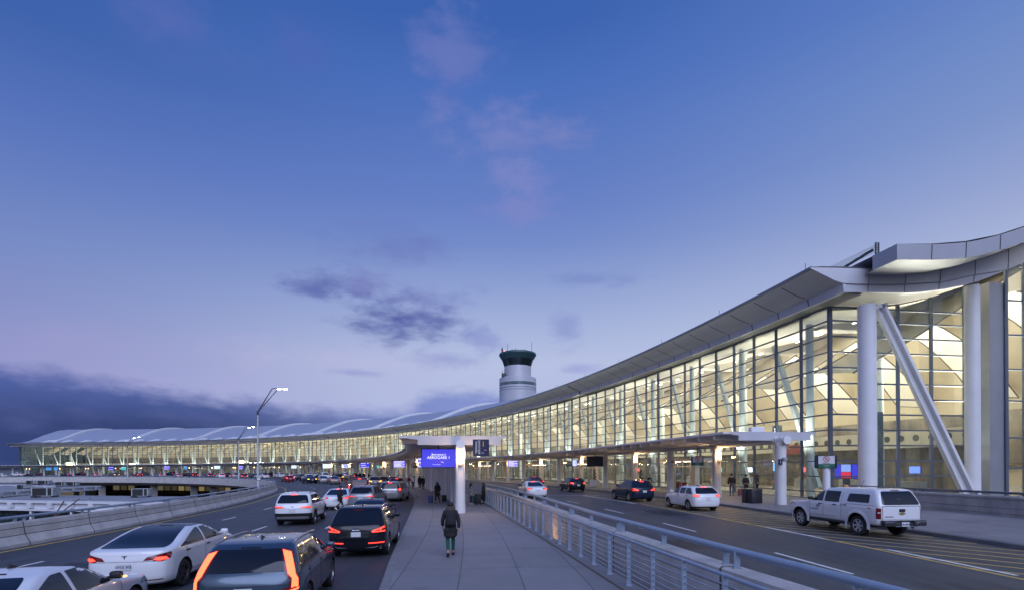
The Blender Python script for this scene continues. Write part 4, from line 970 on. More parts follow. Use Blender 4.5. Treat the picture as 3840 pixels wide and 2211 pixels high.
# low grey hangar wall beyond the far end of the terminal
t = empty('distant_hangar', (-330, 300, -7), 0, 'low pale grey hangar beyond the far left end of the terminal', 'building')
m = MB(); m.box((0,0,5.5), (80,30,11)); obj('wall', m, mat('hangar_grey', (.36,.38,.45), .7, var=.15, vscale=.3), t)
m = MB(); m.box((0,0,11.2), (82,32,.6)); obj('roof', m, M_flat, t)
# ------------------------------------------------------------------ people
SKIN = mat('skin', (.38,.22,.15), .5); 
def skin_mesh(J, E, name, sub=1, root=0):
    me = bpy.data.meshes.new(name); me.from_pydata([j[0] for j in J], E, [])
    o = bpy.data.objects.new(name, me); COL.objects.link(o)
    md = o.modifiers.new('s', 'SKIN'); sk = me.skin_vertices[0].data
    for i, j in enumerate(J):
        r = j[1]; sk[i].radius = (r, r) if not isinstance(r, tuple) else r
        sk[i].use_root = (i == root)
    o.modifiers.new('u', 'SUBSURF').levels = sub; o.modifiers['u'].render_levels = sub
    dg = bpy.context.evaluated_depsgraph_get(); out = bpy.data.meshes.new_from_object(o.evaluated_get(dg))
    bpy.data.objects.remove(o); bpy.data.meshes.remove(me)
    out.name = name
    out.polygons.foreach_set('use_smooth', [True]*len(out.polygons)); out.materials.clear()
    return out
def cloth(n, c, var=.15): return mat('cloth_' + n, c, .9, var=var, vscale=9, bump=.2, bscale=40)
def person(loc, yaw, label, h=1.72, pose='stand', top=None, bottom=None, hairm=None, shoe=None, coat=0., hood=False, group=None, arms=None, longhair=False, cap=None, skin=None):
    s = h/1.75; t = empty('person', loc, yaw, label, 'person', group); V = lambda x, y, z: (x*s, y*s, z*s)
    skin = skin or SKIN
    if pose == 'walk': L = [(.09,.16,.52),(.09,.26,.10),(.10,.42,.05)]; Rr = [(-.09,.04,.50),(-.09,-.30,.17),(-.10,-.20,.05)]; ea = [(.25,-.10,1.14),(.26,-.10,.90)]; eb = [(-.25,.04,1.13),(-.24,.22,.96)]; lean = .03
    elif pose == 'bend': L = [(.10,.10,.52),(.10,-.02,.09),(.11,.12,.04)]; Rr = [(-.10,.08,.52),(-.10,-.04,.09),(-.11,.10,.04)]; ea = [(.22,.34,.98),(.20,.46,.80)]; eb = [(-.22,.34,.98),(-.20,.46,.80)]; lean = .30
    else: L = [(.095,.02,.50),(.10,-.01,.09),(.12,.14,.04)]; Rr = [(-.095,.01,.50),(-.10,-.02,.09),(-.12,.13,.04)]; ea = [(.24,-.02,1.13),(.24,.08,.90)]; eb = [(-.24,-.02,1.13),(-.24,.08,.90)]; lean = 0
    if arms: ea, eb = arms
    cz = 0 if pose != 'bend' else -.12
    sp = [((0,0,.95),(.15,.105)),((0,lean*.5,1.14),(.125,.09)),((0,lean,1.33+cz*.5),(.155,.105)),((0,lean*1.1,1.45+cz),(.085,.07)),((0,lean*1.15+.01,1.53+cz),.052),((0,lean*1.2+.03,1.60+cz),.078),((0,lean*1.2+.03,1.68+cz),.072)]
    J = [(V(*p), tuple(q*s for q in r) if isinstance(r, tuple) else r*s) for p, r in sp]
    E = [(0,1),(1,2),(2,3),(3,4),(4,5),(5,6)]
    def chain(a, pts, rs):
        for p, r in zip(pts, rs): J.append((V(*p), r*s)); E.append((a, len(J)-1)); a = len(J)-1
        return a
    for sg, lg in ((1, L), (-1, Rr)): chain(0, [(sg*.09, 0, .88)] + lg, [.085,.06,.042,.034])
    hands = []
    for sg, ar in ((1, ea), (-1, eb)):
        chain(2, [(sg*.17, lean, 1.41+cz)] + ar, [.062,.042,.028]); hands.append((sg, Vector(V(*ar[1])), (Vector(V(*ar[1])) - Vector(V(*ar[0]))).normalized()))
    body = skin_mesh(J, E, 'body', 2)
    mb = MB(); mb.add([v.co for v in body.vertices], [list(p.vertices) for p in body.polygons])
    hc = Vector(J[5][0])
    mb.lathe([(.012*s,-.02*s),(.016*s,0),(.006*s,.03*s)], (hc.x, hc.y + .088*s, hc.z - .005*s), 6)              # nose
    for sg in (1,-1): mb.rbox((hc.x + sg*.077*s, hc.y, hc.z), (.02*s,.035*s,.06*s), .008*s)
    for sg, w, dr in hands:                                           # palm and five separate fingers
        c = w + dr*.05*s; side = dr.cross(Vector((sg,0,0))).normalized()
        mb.bar(w + dr*.005*s, w + dr*.095*s, .03*s, .078*s)
        for i, (o_, ln) in enumerate(((-.03,.065),(-.01,.078),(.01,.072),(.03,.055))):
            a = w + dr*.09*s + side*o_*s; b_ = a + dr*ln*.5*s + Vector((-sg*.006*s,0,0)); cc = a + dr*ln*s + Vector((-sg*.022*s,0,0)); mb.tube([a, b_, cc], [.0095*s,.009*s,.0075*s], 6)
        a = w + dr*.03*s + side*.03*s; mb.tube([a, a + side*.035*s + dr*.025*s, a + side*.045*s + dr*.058*s], [.011*s,.0105*s,.008*s], 6)
    bo = obj('body', mb, skin, t, sm=60, recalc=False)
    e2 = MB()
    for sg in (1,-1): e2.lathe([(.009*s,-.002),(.009*s,.002)], (hc.x + sg*.03*s, hc.y + .078*s, hc.z + .015*s), 8, 'Y')
    e2.box((hc.x, hc.y + .08*s, hc.z - .04*s), (.04*s,.006*s,.008*s)); obj('eyes_and_mouth', e2, M_black, t)
    # jacket and trousers follow the same joints, a little wider
    JJ = [(J[0][0], (.20*s,.155*s)), (J[1][0], (.155*s,.118*s)), (J[2][0], (.185*s,.13*s)), (Vector(J[3][0]) - Vector((0,0,.02*s)), (.10*s,.088*s))]
    EE = [(0,1),(1,2),(2,3)]
    if coat: JJ += [(V(0,.005,.84), (.225*s,.175*s)), (V(0,.01,.72), (.235*s,.185*s))]; EE += [(0,4),(4,5)]; JJ.append((V(0, .01, .72 - coat*.45), (.235*s,.185*s))); EE.append((len(JJ)-2,len(JJ)-1))
    for sg, ar in ((1, ea), (-1, eb)):
        b0 = 2
        for p, r in zip([(sg*.18, lean, 1.40+cz)] + ar, [.085,.066,.052]): JJ.append((V(*p), r*s)); EE.append((b0, len(JJ)-1)); b0 = len(JJ)-1
    me = skin_mesh(JJ, EE, 'jacket', 2); obj('jacket', me, top or cloth('black', (.014,.014,.018)), t)
    TJ = [(V(0,0,.93), (.135*s,.10*s))]; TE = []
    for sg, lg in ((1, L), (-1, Rr)):
        a = 0
        for p, r in zip([(sg*.09,0,.86)] + lg[:1] + [tuple(lg[0][i]*.12 + lg[1][i]*.88 for i in range(3))], [.088,.066,.052]): TJ.append((V(*p), r*s)); TE.append((a, len(TJ)-1)); a = len(TJ)-1
    me = skin_mesh(TJ, TE, 'trousers', 2); obj('trousers', me, bottom or cloth('charcoal', (.02,.02,.025)), t)
    for lg in (L, Rr):
        a, b_ = Vector(V(*lg[1])), Vector(V(*lg[2])); m = MB(); m.tube([a - Vector((0,.05*s,.045*s)), a + Vector((0,.03*s,-.03*s)), b_ + Vector((0,0,-.005*s)), b_ + Vector((0,.05*s,-.012*s))], [.045*s,.05*s,.043*s,.025*s], 10); obj('shoe', m, shoe or M_black, t, sm=60)
    hm = hairm or mat('hair_dark', (.012,.010,.010), .6)
    m = MB(); hh = hc + Vector((0,-.012*s,.045*s)); n = 14
    m.lathe([(.03*s,.082*s),(.07*s,.066*s),(.094*s,.03*s),(.098*s,0),(.092*s,-.04*s),(.07*s,-.07*s)], tuple(hh), n)
    if longhair: m.lathe([(.085*s,0),(.10*s,-.10*s),(.11*s,-.22*s),(.08*s,-.27*s)], (hh.x, hh.y - .045*s, hh.z - .02*s), n)
    if False: m.lathe([(.11*s,.02*s),(.14*s,-.05*s),(.13*s,-.11*s),(.07*s,-.14*s)], (hh.x, hh.y - .03*s, hh.z - .12*s), n)
    if hood:
        m2 = MB(); m2.lathe([(.10*s,.05*s),(.15*s,-.02*s),(.165*s,-.08*s),(.12*s,-.15*s)], (hh.x, hh.y - .03*s, hh.z - .10*s), n); obj('hood', m2, mat('fur_hood', (.07,.055,.045), .95, var=.5, vscale=30, bump=.5, bscale=60), t, sm=70)
    hob = obj('hair', m, hm, t, sm=70)
    hob.data.polygons.foreach_set('use_smooth', [True]*len(hob.data.polygons))
    if cap: m = MB(); m.lathe([(.02*s,.1*s),(.08*s,.085*s),(.104*s,.04*s),(.106*s,.01*s)], tuple(hh), n); m.box((hh.x, hh.y + .13*s, hh.z + .02*s), (.13*s,.12*s,.015*s)); obj('cap', m, cap, t, sm=50)
    return t
def backpack(loc, yaw, label, m_, s=1.):
    t = empty('backpack', loc, yaw, label, 'backpack')
    m = MB(); m.rbox((0,-.21*s,1.22*s), (.33*s,.19*s,.46*s), .07*s, seg=3); obj('bag', m, m_, t, sm=50)
    m = MB(); m.rbox((0,-.32*s,1.14*s), (.24*s,.06*s,.22*s), .025*s); obj('pocket', m, m_, t, sm=50)
    m = MB()
    for sg in (1,-1): m.tube([(sg*.11*s,-.13*s,1.42*s),(sg*.12*s,.02*s,1.49*s),(sg*.12*s,.14*s,1.36*s),(sg*.13*s,.10*s,1.15*s),(sg*.13*s,-.12*s,1.06*s)], .016*s, 6)
    obj('strap', m, M_black, t, sm=50)
def suitcase(x, y, z, label, m_, w=.42, h=.66, yaw=0., group='suitcases on the pavement', handle=True):
    X, Y = at(x, y, z); t = empty('suitcase', (X, Y, z), yaw, label, 'suitcase', group)
    m = MB(); m.rbox((0,0,.07 + h/2), (w,.26,h), .045, seg=3); obj('shell', m, m_, t, sm=40)
    m = MB()
    for i in range(-2,3): m.box((i*w/6,-.132,.07+h/2), (.012,.01,h*.8))
    obj('ribs', m, M_black, t)
    m = MB()
    for sx in (-1,1):
        for sy in (-.08,.08): m.lathe([(.03,-.015),(.03,.015)], (sx*w*.38,sy,.032), 8, 'Y')
    obj('wheel', m, M_black, t)
    if handle: m = MB(); m.tube([(-.09,.1,.07+h),(-.09,.1,.35+h),(.09,.1,.35+h),(.09,.1,.07+h)], .012, 6); obj('handle', m, mat('handle_alu', (.4,.4,.42), .35, metal=.7), t, sm=40)
def P(x, y, z): X, Y = at(x, y, z); return (X, Y, z)
NV = cloth('navy', (.02,.025,.05)); BK = cloth('black', (.014,.014,.018)); BR = cloth('brown_black', (.022,.019,.020))
q = P(1690, 2085, .15)
person(q, .16, 'person in dark parka and green trousers walking away up the middle of the pavement', 1.74, 'walk', BR, cloth('green', (.008,.085,.055)), coat=.30, hood=True)
backpack(q, .16, 'black backpack worn by the walker in green trousers', mat('pack_black', (.012,.012,.017), .8), 1.0)
person(P(1641, 1884, .15), PI - .2, 'person in long dark coat pulling luggage near the shelter wall', 1.68, 'walk', BK, BK, coat=.3, hood=True)
suitcase(1615, 1885, .15, 'blue suitcase standing left of the person in the long coat', mat('case_blue', (.02,.06,.22), .5), .34, .55)
suitcase(1666, 1880, .15, 'small black suitcase right of the person in the long coat', mat('case_black', (.012,.012,.014), .5), .36, .5)
CH = cloth('checked', (.24,.24,.26)); nt = CH.node_tree; ck = nt.nodes.new('ShaderNodeTexChecker'); ck.inputs['Scale'].default_value = 11; ck.inputs['Color1'].default_value = (.5,.5,.54,1); ck.inputs['Color2'].default_value = (.03,.03,.04,1)
tcn_ = nt.nodes.new('ShaderNodeTexCoord'); nt.links.new(tcn_.outputs['Object'], ck.inputs['Vector']); nt.links.new(ck.outputs['Color'], nt.nodes['Principled BSDF'].inputs['Base Color'])
person(P(1766, 1889, .15), -1.2, 'long haired person in black and white checked jacket by the luggage right of the column', 1.64, 'stand', CH, NV, coat=.12, longhair=True, shoe=mat('shoe_white', (.7,.7,.7), .6))
person(P(1813, 1887, .15), 1.3, 'person in black coat standing against the pavement railing by the luggage', 1.66, 'stand', BK, BK, coat=.28, longhair=True)
suitcase(1793, 1890, .15, 'tall black suitcase between the two people right of the column', MATS['case_black'], .48, .74)
suitcase(1781, 1888, .15, 'teal suitcase half hidden behind the tall black one', mat('case_teal', (.01,.16,.19), .5), .36, .6)
person(P(1549, 1829, .15), -1.0, 'person in white shirt and dark trousers waiting at the kerb end', 1.70, 'stand', cloth('white', (.55,.55,.6)), NV)
person(P(1534, 1828, .15), .8, 'person in red jacket and grey trousers waiting at the kerb end', 1.74, 'stand', cloth('red', (.22,.012,.02)), cloth('grey', (.2,.19,.2)))
person(P(1574, 1831, .15), .5, 'person in black hood with white shoes, left of the pair by the white bin', 1.76, 'stand', BK, BK, coat=.2, hood=True, shoe=MATS['shoe_white'])
person(P(1587, 1831, .15), -.5, 'person in brownish black coat, right of the pair by the white bin', 1.72, 'stand', BR, BR, coat=.3)
person(P(1297, 1822, 0), .3, 'person in black top and red trousers beside the grey gold sedan', 1.72, 'stand', BK, cloth('dull_red', (.2,.04,.05)))
person(P(1274, 1911, 0), -1.3, 'person in black walking behind the white sedan in the road', 1.76, 'walk', BK, BK, coat=.15, shoe=MATS['shoe_white'])
person(P(2744, 1856, .52), -.3, 'person in black jacket, cap and blue jeans by the terminal glass', 1.82, 'stand', BK, cloth('denim', (.05,.07,.14)), cap=BK)
backpack(P(2744, 1856, .52), -.3, 'black backpack worn by the person in blue jeans by the glass', mat('pack_black', (.012,.012,.017), .8), 1.04)
person(P(2797, 1853, .52), PI, 'person in black jacket facing the road, middle of three by the bins', 1.74, 'stand', BK, BK)
person(P(2840, 1853, .52), .9, 'person in dark plaid jacket with hood, rightmost of three by the bins', 1.76, 'stand', cloth('plaid', (.035,.035,.045), .6), BK, hood=True)
suitcase(2778, 1857, .52, 'small pink patterned suitcase left of the black bins', mat('case_pink', (.25,.06,.10), .6, var=.6, vscale=12), .4, .5)
person(P(2041, 1799, .4), 1.4, 'person in dark coat and hat at the far terminal door', 1.76, 'stand', BK, BK, coat=.25, cap=BK)
person(P(2055, 1799, .4), -1.2, 'person in dark hood with pale bag at the far terminal door', 1.72, 'stand', BR, BK, hood=True)
person(P(2430, 1830, .45), -.9, 'person in navy jacket bending over by the entrance planter', 1.7, 'bend', NV, BK)
person(P(1131, 1800, 0), -.6, 'person in dark clothes between the parked cars near the red hatchback', 1.74, 'stand', BK, NV)
# ------------------------------------------------------------------ bins, carts, planters
def bin_(x, y, z, w, h, label, m_, name='waste_bin', yaw=.1, grp=None):
    X, Y = at(x, y, z); t = empty(name, (X, Y, z), yaw, label, 'bin', grp)
    m = MB(); m.rbox((0,0,h/2), (w,w*.9,h), .025, seg=2); obj('body', m, m_, t, sm=30)
    m = MB(); m.rbox((0,0,h+.03), (w*1.04,w*.95,.07), .02); obj('lid', m, M_dark, t, sm=30)
    m = MB(); m.box((0,-w*.46,h*.82), (w*.5,.02,h*.09)); obj('slot', m, M_black, t)
bin_(2797, 1882, .44, .40, .90, 'black square waste bin, left of two by the kerb column', mat('bin_black', (.018,.019,.024), .5), grp='black bins by the kerb')
bin_(2829, 1884, .44, .74, .90, 'wider black recycling bin, right of two by the kerb column', mat('bin_black', (.018,.019,.024), .5), grp='black bins by the kerb')
bin_(1607, 1832, .15, .66, .92, 'pale waste bin with dark lid under the welcome screen', M_column)
LEAF = mat('topiary_leaf', (.016,.026,.014), .9, var=.6, vscale=14)
for x, y, lab in ((2230, 1822, 'left of the blank screen column'), (2403, 1836, 'in front of the bright entrance')):
    X, Y = at(x, y, .44); t = empty('topiary_planter', (X, Y, .44), 0, 'spiral topiary in round white planter %s' % lab, 'planter', 'planters along the terminal pavement')
    m = MB(); m.lathe([(.50,0),(.58,.05),(.62,.85),(.55,.85),(.53,.76)], n=28); obj('pot', m, M_white, t, sm=40)
    m = MB(); m.tube([(0,0,.7),(0,0,2.0)], .03, 6); obj('trunk', m, mat('bark', (.07,.05,.035), .9), t)
    m = MB(); rnd = random.Random(x)
    for i in range(900):
        u = rnd.random(); a = u*2*PI*3.2; rr = .17*(1.1 - u*.75); c = Vector((math.cos(a)*rr, math.sin(a)*rr, .85 + 1.35*u)); n_ = Vector((rnd.gauss(0,1), rnd.gauss(0,1), rnd.gauss(0,1))).normalized()
        c += n_*(.13*(1.1-u*.7)); e1 = n_.cross(Vector((.3,.5,.8))).normalized(); e2 = n_.cross(e1); r = .025 + .02*rnd.random()
        m.add([c + e1*r, c + e2*r*.6, c - e1*r, c - e2*r*.6], [(0,1,2,3)])
    obj('foliage', m, LEAF, t, recalc=False)
for k, (x, y) in enumerate(((2545, 1843), (2566, 1845))):
    X, Y = at(x, y, .44); t = empty('luggage_cart', (X, Y, .44), .5, 'luggage cart with dark red panel beside the lit kerb column, %s one' % ('left','right')[k], 'cart', 'luggage carts by the kerb column')
    m = MB(); m.box((0,0,.62), (.62,.03,.72)); obj('panel', m, mat('cart_red', (.20,.02,.045), .5), t)
    m = MB(); add_mesh(m, text_mesh('2' if k == 0 else '1', .3, .003), Matrix.Translation((.08,-.022,.6)) @ FRONT); obj('panel_mark', m, WLET, t, recalc=False)
    m = MB()
    for sx in (-.33,.33): m.tube([(sx,.0,.1),(sx,0,1.05),(sx,-.08,1.12)], .016, 6); m.tube([(sx,0,.14),(sx*.8,-.8,.14)], .016, 6)
    m.tube([(-.33,-.08,1.12),(.33,-.08,1.12)], .02, 6); m.tube([(-.3,-.4,.14),(.3,-.4,.14)], .014, 6); m.tube([(-.27,-.8,.14),(.27,-.8,.14)], .016, 6); obj('frame', m, mat('chrome_frame', (.55,.55,.57), .25, metal=.9), t, sm=40)
    for sx, sy in ((-.3,0),(.3,0),(0,-.75)): m = MB(); m.lathe([(.06,-.02),(.06,.02)], (sx,sy,.06), 10, 'Y'); obj('wheel', m, M_black, t)
# ------------------------------------------------------------------ vehicles
TYPES = {
 'fastback': dict(T=[(.17,-2.15,2.15,.75),(.26,-2.28,2.27,.88),(.42,-2.335,2.33,.918),(.62,-2.345,2.335,.925),(.80,-2.33,2.24,.925),(.90,-2.31,1.98,.92),(.96,-2.30,1.68,.91),(1.0,-2.28,1.40,.90),(1.03,-2.16,1.22,.888),(1.07,-1.93,1.08,.872),(1.12,-1.72,.95,.85),(1.20,-1.47,.77,.81),(1.30,-1.12,.50,.745),(1.38,-.74,.22,.675),(1.425,-.38,-.02,.59),(1.443,-.25,-.12,.5)], wb=1.44, r=.335, roofglass=1.385, win=(1.0,1.36), split=[-.28], mR=.42, mF=.12, rw=(1.05,1.43,.86), bumper=.2),
 'sedan': dict(T=[(.20,-2.25,2.25,.74),(.28,-2.38,2.38,.86),(.42,-2.43,2.43,.905),(.60,-2.44,2.43,.92),(.72,-2.43,2.36,.92),(.82,-2.41,2.2,.915),(.90,-2.38,1.75,.905),(.96,-2.32,1.25,.89),(1.0,-2.16,1.0,.875),(1.05,-1.84,.87,.85),(1.15,-1.55,.68,.80),(1.28,-1.22,.40,.73),(1.38,-.92,.10,.66),(1.43,-.60,-.20,.58),(1.447,-.5,-.28,.5)], wb=1.41, r=.335, win=(.98,1.36), split=[-.35], mR=.34, mF=.12, rw=(1.04,1.385,.84), bumper=.22),
 'suv': dict(T=[(.22,-2.12,2.15,.80),(.30,-2.25,2.26,.89),(.45,-2.31,2.33,.93),(.62,-2.335,2.33,.945),(.80,-2.32,2.27,.945),(.95,-2.30,2.05,.94),(1.02,-2.28,1.4,.925),(1.06,-2.26,1.1,.91),(1.10,-2.23,.92,.90),(1.30,-2.06,.56,.83),(1.45,-1.90,.25,.77),(1.56,-1.76,-.05,.715),(1.62,-1.62,-.3,.66),(1.652,-1.3,-.6,.57)], wb=1.41, r=.365, win=(1.08,1.51), split=[-1.18,-.22], mR=.3, mF=.14, rw=(1.11,1.52,.86), bumper=.26, rails=True),
 'crossover': dict(T=[(.23,-2.1,2.1,.80),(.34,-2.23,2.22,.90),(.50,-2.285,2.28,.93),(.75,-2.29,2.27,.935),(.92,-2.275,2.15,.93),(1.02,-2.25,1.85,.92),(1.10,-2.21,1.30,.91),(1.16,-2.17,1.05,.90),(1.30,-2.08,.82,.86),(1.45,-1.97,.52,.81),(1.58,-1.84,.2,.75),(1.66,-1.68,-.05,.69),(1.695,-1.3,-.35,.6)], wb=1.345, r=.36, win=(1.13,1.57), split=[-1.1,-.2], mR=.28, mF=.14, rw=(1.16,1.57,.86), bumper=.34, rails=True),
 'hatch': dict(T=[(.20,-2.0,2.0,.74),(.28,-2.12,2.1,.85),(.45,-2.17,2.17,.89),(.65,-2.18,2.16,.90),(.80,-2.16,2.05,.90),(.92,-2.13,1.7,.89),(.98,-2.10,1.2,.88),(1.03,-2.07,.98,.865),(1.12,-2.0,.82,.84),(1.28,-1.82,.48,.77),(1.40,-1.65,.15,.69),(1.47,-1.45,-.15,.61),(1.495,-1.1,-.4,.52)], wb=1.31, r=.325, win=(1.02,1.38), split=[-.95,-.2], mR=.28, mF=.12, rw=(1.05,1.40,.84), bumper=.26),
 'minivan': dict(T=[(.22,-2.35,2.35,.84),(.32,-2.48,2.48,.95),(.50,-2.54,2.54,.985),(.75,-2.55,2.52,.99),(.92,-2.54,2.4,.985),(1.02,-2.53,1.95,.975),(1.10,-2.51,1.6,.96),(1.2,-2.48,1.35,.94),(1.4,-2.40,1.0,.89),(1.58,-2.31,.65,.83),(1.70,-2.2,.3,.77),(1.755,-2.0,-.1,.69)], wb=1.5, r=.345, win=(1.10,1.58), split=[-1.1,.1], mR=.25, mF=.16, rw=(1.14,1.62,.86), bumper=.28, rails=True),
 'van_pickup': dict(T=[(.45,-2.45,2.45,.82),(.52,-2.55,2.62,.90),(.70,-2.56,2.69,.93),(.95,-2.56,2.67,.935),(1.08,-2.56,2.58,.93),(1.14,-2.555,2.2,.92),(1.18,-2.55,1.6,.91),(1.22,-2.54,1.32,.90),(1.38,-2.47,1.06,.865),(1.56,-2.38,.76,.81),(1.70,-2.29,.46,.755),(1.785,-2.18,.2,.70),(1.82,-1.95,-.1,.6)], wb=(-1.51,1.75), r=.385, win=(1.22,1.66), split=[-.62,.28], mR=.34, mF=.17, rw=(1.235,1.73,.85), bumper=0),
 'pickup': dict(T=[(.42,-2.75,2.75,.88),(.55,-2.85,2.9,.98),(.75,-2.87,2.93,1.0),(1.0,-2.87,2.9,1.0),(1.15,-2.86,2.8,.99),(1.22,-2.85,2.3,.98),(1.25,-2.84,1.6,.97)], cab=[(1.20,-.95,1.5,.96),(1.30,-.94,1.3,.94),(1.5,-.88,.95,.88),(1.7,-.80,.6,.82),(1.86,-.65,.2,.75),(1.92,-.4,-.1,.66)], wb=1.85, r=.40, win=(1.3,1.76), split=[.1], mR=.1, mF=.18, rw=(1.34,1.78,.84), bumper=.5),
}
class Shape:
    def __init__(s, T, pr=16, qr=4, pf=9, qf=3.6):
        if T[-1][0] == 1.82: pr, qr, pf, qf = 26, 8, 12, 4.5
        z = [t[0] for t in T]; s.z0, s.z1 = z[0], z[-1]
        s.cr, s.cf, s.cw = (Cubic(z, [t[i] for t in T]) for i in (1,2,3)); s.e = (pr, qr, pf, qf); s.T = T
    def dims(s, z): r, f, w = s.cr(z), s.cf(z), s.cw(z); return r, f, w, (r+f)/2
    def sideY(s, x, z):
        r, f, w, m = s.dims(z); a, p, q = ((m - r), s.e[0], s.e[1]) if x < m else ((f - m), s.e[2], s.e[3])
        k = min(.9999, abs(x - m)/a); return w*(1 - k**p)**(1/q)
    def endX(s, y, z, rear=True):
        r, f, w, m = s.dims(z); p, q = (s.e[0], s.e[1]) if rear else (s.e[2], s.e[3]); k = min(.9999, abs(y)/w); v = (1 - k**q)**(1/p)
        return m + (r - m)*v if rear else m + (f - m)*v
    def ring(s, z, nq=15):
        r, f, w, m = s.dims(z); Q = []
        for a, p, q, sg in ((f - m, s.e[2], s.e[3], 1), (m - r, s.e[0], s.e[1], -1)):
            L = []
            th = [0,.18,.34,.48,.62,.76,.88] ; 
            for t in th: L.append((t, None))
            pts = [(a*(1 - t**q)**(1/p), w*t) for t in th]
            pts += [(a*t, w*(1 - t**p)**(1/q)) for t in (.955,.93,.89,.84,.77,.69,.6,.5,.4,.3,.2,.1,0)]
            pts = sorted(set(pts), key=lambda c: math.atan2(c[1]/w, c[0]/a))
            Q.append([(m + sg*x, y) for x, y in pts])
        fq, rq = Q
        left = fq + rq[::-1][1:]                                   # front centre -> left side -> rear centre
        return left + [(x, -y) for x, y in left[::-1][1:-1]]
    def loft(s, mb, dz=.035, pick=None):
        zs = sorted(set([round(t[0], 4) for t in s.T] + [s.z0 + (s.z1 - s.z0)*i/34 for i in range(35)]))
        zs = [z for i, z in enumerate(zs) if i == 0 or z - zs[i-1] > .006]
        R = [s.ring(z) for z in zs]; n = len(R[0]); V = [(x, y, z) for z, r in zip(zs, R) for x, y in r]; b = len(mb.v); F_ = []; MI = []
        for i in range(len(zs)-1):
            for j in range(n):
                j2 = (j+1) % n; F_.append((i*n+j, i*n+j2, (i+1)*n+j2, (i+1)*n+j))
                c = [sum(V[k][a] for k in F_[-1])/4 for a in range(3)]; MI.append(pick(*c) if pick else 0)
        xs = [v[0] for v in V[-n:]]; ct = len(V); V.append(((min(xs)+max(xs))/2, 0, s.z1 + .006)); k = (len(zs)-1)*n
        for j in range(n): F_.append((k+j, k+(j+1) % n, ct)); MI.append(pick(xs[j], 0, s.z1) if pick else 0)
        F_.append(tuple(reversed(range(n)))); MI.append(1)
        b = len(mb.v); mb.v += V
        for f, mi in zip(F_, MI): mb.f.append(tuple(b + i for i in f)); mb.mi.append(mi)
def dense(poly, d):
    out = []
    for i, p in enumerate(poly):
        q = poly[(i+1) % len(poly)]; n = max(1, int(math.dist(p, q)/d))
        out += [(p[0] + (q[0]-p[0])*k/n, p[1] + (q[1]-p[1])*k/n) for k in range(n)]
    return out
def rounded(poly, r, n=4):
    out = []; N = len(poly)
    for i in range(N):
        p, a, b = Vector(poly[i]), Vector(poly[i-1]), Vector(poly[(i+1) % N]); u = (a-p); v = (b-p); k = min(r, u.length*.45, v.length*.45); u.normalize(); v.normalize()
        for j in range(n+1):
            t = j/n; q = (p + u*k)*(1-t)**2 + p*2*t*(1-t) + (p + v*k)*t*t; out.append((q.x, q.y))
    return out
def patch(mb, poly, fn, d=.07, off=.006, mi=None, out=None):
    """drape a flat outline on a curved surface: fn(u, v) -> point; off lifts it clear of the skin below"""
    P = dense(poly, d); us = [p[0] for p in P]; vs = [p[1] for p in P]; pts = [Vector(p) for p in P]; n = len(pts)
    def inside(q):
        c = False
        for i in range(n):
            a, b = pts[i], pts[i-1]
            if (a.y > q[1]) != (b.y > q[1]) and q[0] < (b.x-a.x)*(q[1]-a.y)/(b.y-a.y) + a.x: c = not c
        return c
    x = min(us) + d*.5
    while x < max(us):
        y = min(vs) + d*.5
        while y < max(vs):
            if inside((x, y)) and min((p - Vector((x, y))).length for p in pts) > d*.35: pts_extra.append(Vector((x, y)))
            y += d
        x += d
    allp = pts + pts_extra; res = geometry.delaunay_2d_cdt(allp, [], [list(range(n))], 1, 1e-5); pts_extra.clear()
    V = []
    for q in res[0]:
        p = Vector(fn(q.x, q.y)); e = .004; t1 = Vector(fn(q.x + e, q.y)) - Vector(fn(q.x - e, q.y)); t2 = Vector(fn(q.x, q.y + e)) - Vector(fn(q.x, q.y - e)); nn = t1.cross(t2)
        nn = nn.normalized() if nn.length > 1e-9 else Vector((0,0,1))
        ref = Vector((p.x*.35, p.y, .35)) if out is None else Vector(out)
        if nn.dot(ref) < 0: nn = -nn
        V.append(p + nn*off)
    mb.add(V, [tuple(f) for f in res[2]], mi)
pts_extra = []
def wheel_mesh(r, w, style):
    t = MB(); t.lathe([(r*.62,-w*.40),(r*.70,-w*.5),(r*.93,-w*.5),(r*.985,-w*.40),(r,-w*.2),(r,w*.2),(r*.985,w*.40),(r*.93,w*.5),(r*.70,w*.5),(r*.62,w*.40)], n=36, axis='Y', cap=False); tm = t.mesh('tyre'); fixn(tm); smooth(tm, 40); tm.materials.append(M_rubber)
    h = MB(); R = r*.645
    h.lathe([(R,-w*.42),(R,.1*w),(.05,.1*w)], n=36, axis='Y', cap=False, mi=1)
    h.lathe([(R,-w*.44),(R*.93,-w*.46),(R*.90,-w*.36)], n=36, axis='Y', cap=False)
    h.lathe([(.001,-w*.36),(R*.2,-w*.36),(R*.23,-w*.28)], n=16, axis='Y', cap=False)
    ns = {'five':5,'steel':6,'aero':5,'ten':10}[style]
    for k in range(ns):
        a = 2*PI*k/ns; M_ = Matrix.Rotation(a, 4, 'Y')
        wd = {'five':.20,'steel':.30,'aero':.42,'ten':.12}[style]*R
        P = [(R*.15,-w*.34,-wd*.45),(R*.94,-w*.40,-wd*.55),(R*.94,-w*.40,wd*.55),(R*.15,-w*.34,wd*.45)]
        P2 = [(x, y + .035, z) for x, y, z in P]
        h.add([M_ @ Vector(p) for p in P + P2], [(0,1,2,3),(4,7,6,5),(0,4,5,1),(2,6,7,3),(1,5,6,2),(0,3,7,4)])
    hm = h.mesh('rim'); fixn(hm); smooth(hm, 30)
    return tm, hm
